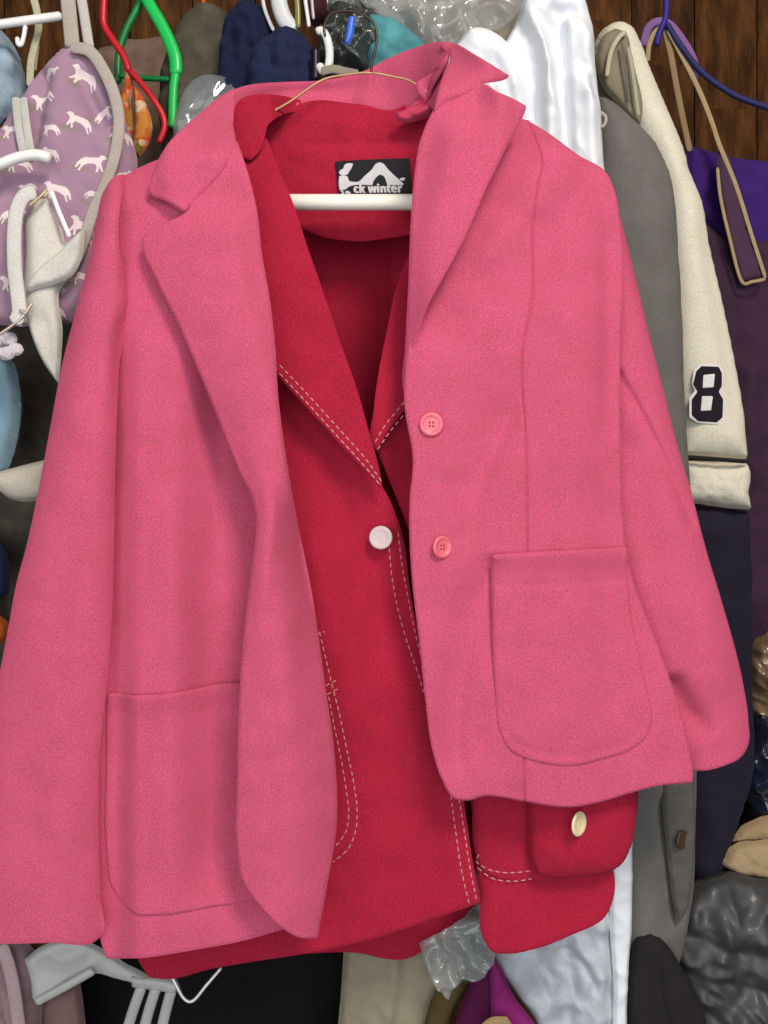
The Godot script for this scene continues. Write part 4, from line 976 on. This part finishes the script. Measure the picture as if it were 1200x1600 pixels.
	part("lower_fold", sheet([1126, 1350, 1142, 1322, 1190, 1312, 1290, 1316, 1290, 1380, 1200, 1372, 1150, 1364], -0.24, {"b": 12.0, "rb": 20.0, "n": 3.0, "nf": 25.0, "c": 4.0}), cloth(rgb(184, 160, 122), 6.0), tc)
	var b3 := thing("plastic_bag", "large dark grey glossy bag at the lower right corner", "plastic bag", "plastic bags")
	part("bag", sheet([1058, 1420, 1082, 1384, 1130, 1366, 1200, 1374, 1300, 1380, 1300, 1720, 1060, 1720, 1050, 1560], -0.225, {"b": 34.0, "rb": 70.0, "n": 9.0, "nf": 60.0, "crinkle": 7.0, "rf": 110.0, "c": 4.0, "folds": [fold([1090, 1420, 1150, 1450, 1200, 1440], 8.0, 10.0, 14.0), fold([1100, 1500, 1150, 1540, 1200, 1530], -8.0, 12.0, 14.0), fold([1130, 1560, 1160, 1580, 1200, 1590], 9.0, 8.0, 10.0)]}), bagmat(rgb(54, 55, 56), 0.66, 0.12), b3)
	var b4 := thing("black_coat", "dark charcoal cloth over the lower end of the grey jacket", "coat", "black coats")
	part("hem", sheet([984, 1500, 996, 1462, 1016, 1452, 1044, 1478, 1070, 1520, 1096, 1570, 1112, 1720, 984, 1720], -0.165, {"b": 14.0, "rb": 34.0, "n": 4.0, "nf": 110.0, "c": 5.0, "folds": [fold([1020, 1470, 1030, 1560, 1050, 1660], -7.0, 6.0, 16.0)]}), cloth(rgb(44, 40, 44), 6.0), b4)  # dark charcoal sheet in front of the grey jacket's lower end

func bagmat(col: Color, rough: float, coat := 0.8) -> StandardMaterial3D:
	var m := plain(col, rough, 0.7)
	m.albedo_texture = tex_mottle
	m.uv1_triplanar = true
	m.uv1_scale = Vector3.ONE * 9.0
	m.clearcoat_enabled = true
	m.clearcoat = coat
	m.clearcoat_roughness = 0.15
	return m

# ---------------------------------------------------------------- below the hem
func build_bottom():
	var bl := thing("black_coat", "black coat showing under the red jacket's hem", "coat", "black coats")
	part("body", sheet([100, 1380, 560, 1350, 580, 1480, 545, 1560, 530, 1720, 90, 1720], -0.25, {"b": 20.0, "rb": 60.0, "n": 6.0, "nf": 90.0, "c": 9.0}), cloth(rgb(26, 22, 24), 6.0), bl)
	var mv := thing("mauve_garment", "mauve garment at the lower left corner", "garment")
	part("body", sheet([-70, 1440, 30, 1450, 62, 1500, 66, 1600, 70, 1720, -70, 1720], -0.15, {"b": 18.0, "rb": 40.0, "n": 4.0, "nf": 40.0, "folds": [fold([12, 1470, 22, 1540, 36, 1620], 8.0, 8.0, 8.0, 0.1, 0.0)]}), cloth(rgb(172, 142, 144), 6.0, 0.95, 0.5, tex_mottle), mv)
	part("strap", tube([2, 1476, -126, 14, 1510, -124, 24, 1560, -124, 34, 1640, -126], 11.0, 3.5), cloth(rgb(206, 176, 176), 6.0), mv)
	var mb := thing("rosy_garment", "dusty rose brown garment beneath the frosted hanger", "garment")
	part("body", sheet([46, 1560, 92, 1545, 126, 1535, 134, 1600, 140, 1720, 46, 1720], -0.17, {"b": 12.0, "rb": 25.0, "c": 5.0}), cloth(rgb(150, 116, 112), 6.0), mb)
	var fh := thing("frosted_hanger", "frosted clear plastic hanger with ribs below the pink sleeve", "hanger")
	var fr := plain(rgb(206, 207, 198), 0.3, 0.6)
	fr.albedo_color.a = 0.6
	fr.transparency = BaseMaterial3D.TRANSPARENCY_ALPHA
	part("plate", sheet([38, 1500, 62, 1480, 130, 1468, 158, 1482, 186, 1500, 232, 1520, 222, 1536, 180, 1528, 142, 1522, 128, 1530, 96, 1548, 62, 1566, 54, 1560, 48, 1530], -0.13, {"b": 5.0, "rb": 14.0, "c": 3.0, "crinkle": 4.0, "rf": 160.0}), fr, fh)
	part("arm", tube([56, 1566, -122, 90, 1548, -120, 126, 1528, -119, 146, 1516, -119], 7.0, 4.0), fr, fh)
	part("clip_head", sheet([204, 1522, 240, 1524, 276, 1530, 282, 1542, 274, 1552, 236, 1546, 206, 1542], -0.125, {"b": 5.0, "rb": 9.0, "c": 2.5}), fr, fh)
	for q in [[222, 196], [245, 222], [270, 250]]:
		part("rib", tube([q[0], 1540, -124, (q[0] + q[1]) * 0.5, 1576, -124, q[1], 1618, -124], 8.5, 4.0, 16), fr, fh)
	var hk := thing("wire_hook", "bent white metal hook below the red hem", "hook")
	part("hook", tube([264, 1516, -122, 276, 1540, -118, 286, 1558, -117, 296, 1565, -116, 306, 1560, -116, 322, 1540, -117, 346, 1512, -122], 2.6, -1, 50), plain(rgb(230, 228, 222), 0.25, 0.6, 0.3), hk)
	var tg := thing("beige_garment", "greyish beige garment below the middle of the red hem", "garment")
	part("body", sheet([540, 1440, 700, 1430, 690, 1520, 668, 1580, 650, 1720, 510, 1720, 528, 1600], -0.16, {"b": 14.0, "rb": 40.0, "n": 3.0, "nf": 50.0, "folds": [fold([622, 1480, 612, 1560, 596, 1640], 7.0, 4.0, 14.0, 0.0, 0.0)]}), cloth(rgb(160, 150, 126), 6.0), tg)
	var og := thing("olive_cloth", "dark olive cloth strip beside the beige garment", "cloth")
	part("body", sheet([690, 1500, 740, 1470, 770, 1500, 720, 1560, 690, 1640, 640, 1720, 650, 1600], -0.18, {"b": 10.0, "rb": 20.0, "n": 4.0, "nf": 30.0}), cloth(rgb(104, 86, 52), 6.0), og)
	var cp := thing("plastic_cover", "clear crinkled plastic corner under the red hem", "plastic cover", "plastic garment covers")
	part("film", sheet([655, 1470, 700, 1440, 750, 1415, 775, 1470, 760, 1510, 725, 1535, 700, 1555, 675, 1530], -0.12, {"b": 8.0, "rb": 24.0, "crinkle": 16.0, "rf": 80.0, "c": 2.5, "t": 0.3}), film(rgb(176, 182, 176), 0.4, 0.1), cp)
	var mg := thing("magenta_skirt", "magenta purple skirt hanging left of the white cover's hem", "skirt")
	part("front_fold", sheet([764, 1480, 778, 1504, 806, 1560, 842, 1610, 860, 1720, 755, 1720, 766, 1600], -0.14, {"b": 9.0, "rb": 20.0, "c": 4.0}), cloth(rgb(150, 44, 118), 6.0), mg)
	part("back_fold", sheet([752, 1470, 768, 1490, 772, 1560, 766, 1720, 670, 1720, 704, 1620, 722, 1570, 740, 1520], -0.15, {"b": 7.0, "rb": 20.0, "c": 4.0}), cloth(rgb(92, 26, 70), 6.0), mg)
	var tt := thing("tan_tag", "small tan tag on the magenta skirt at the bottom edge", "tag")
	part("tag", sheet([752, 1600, 766, 1590, 792, 1588, 802, 1606, 800, 1640, 752, 1640], -0.12, {"b": 2.0, "rb": 6.0, "c": 3.0}), cloth(rgb(176, 150, 104), 6.0), tt)
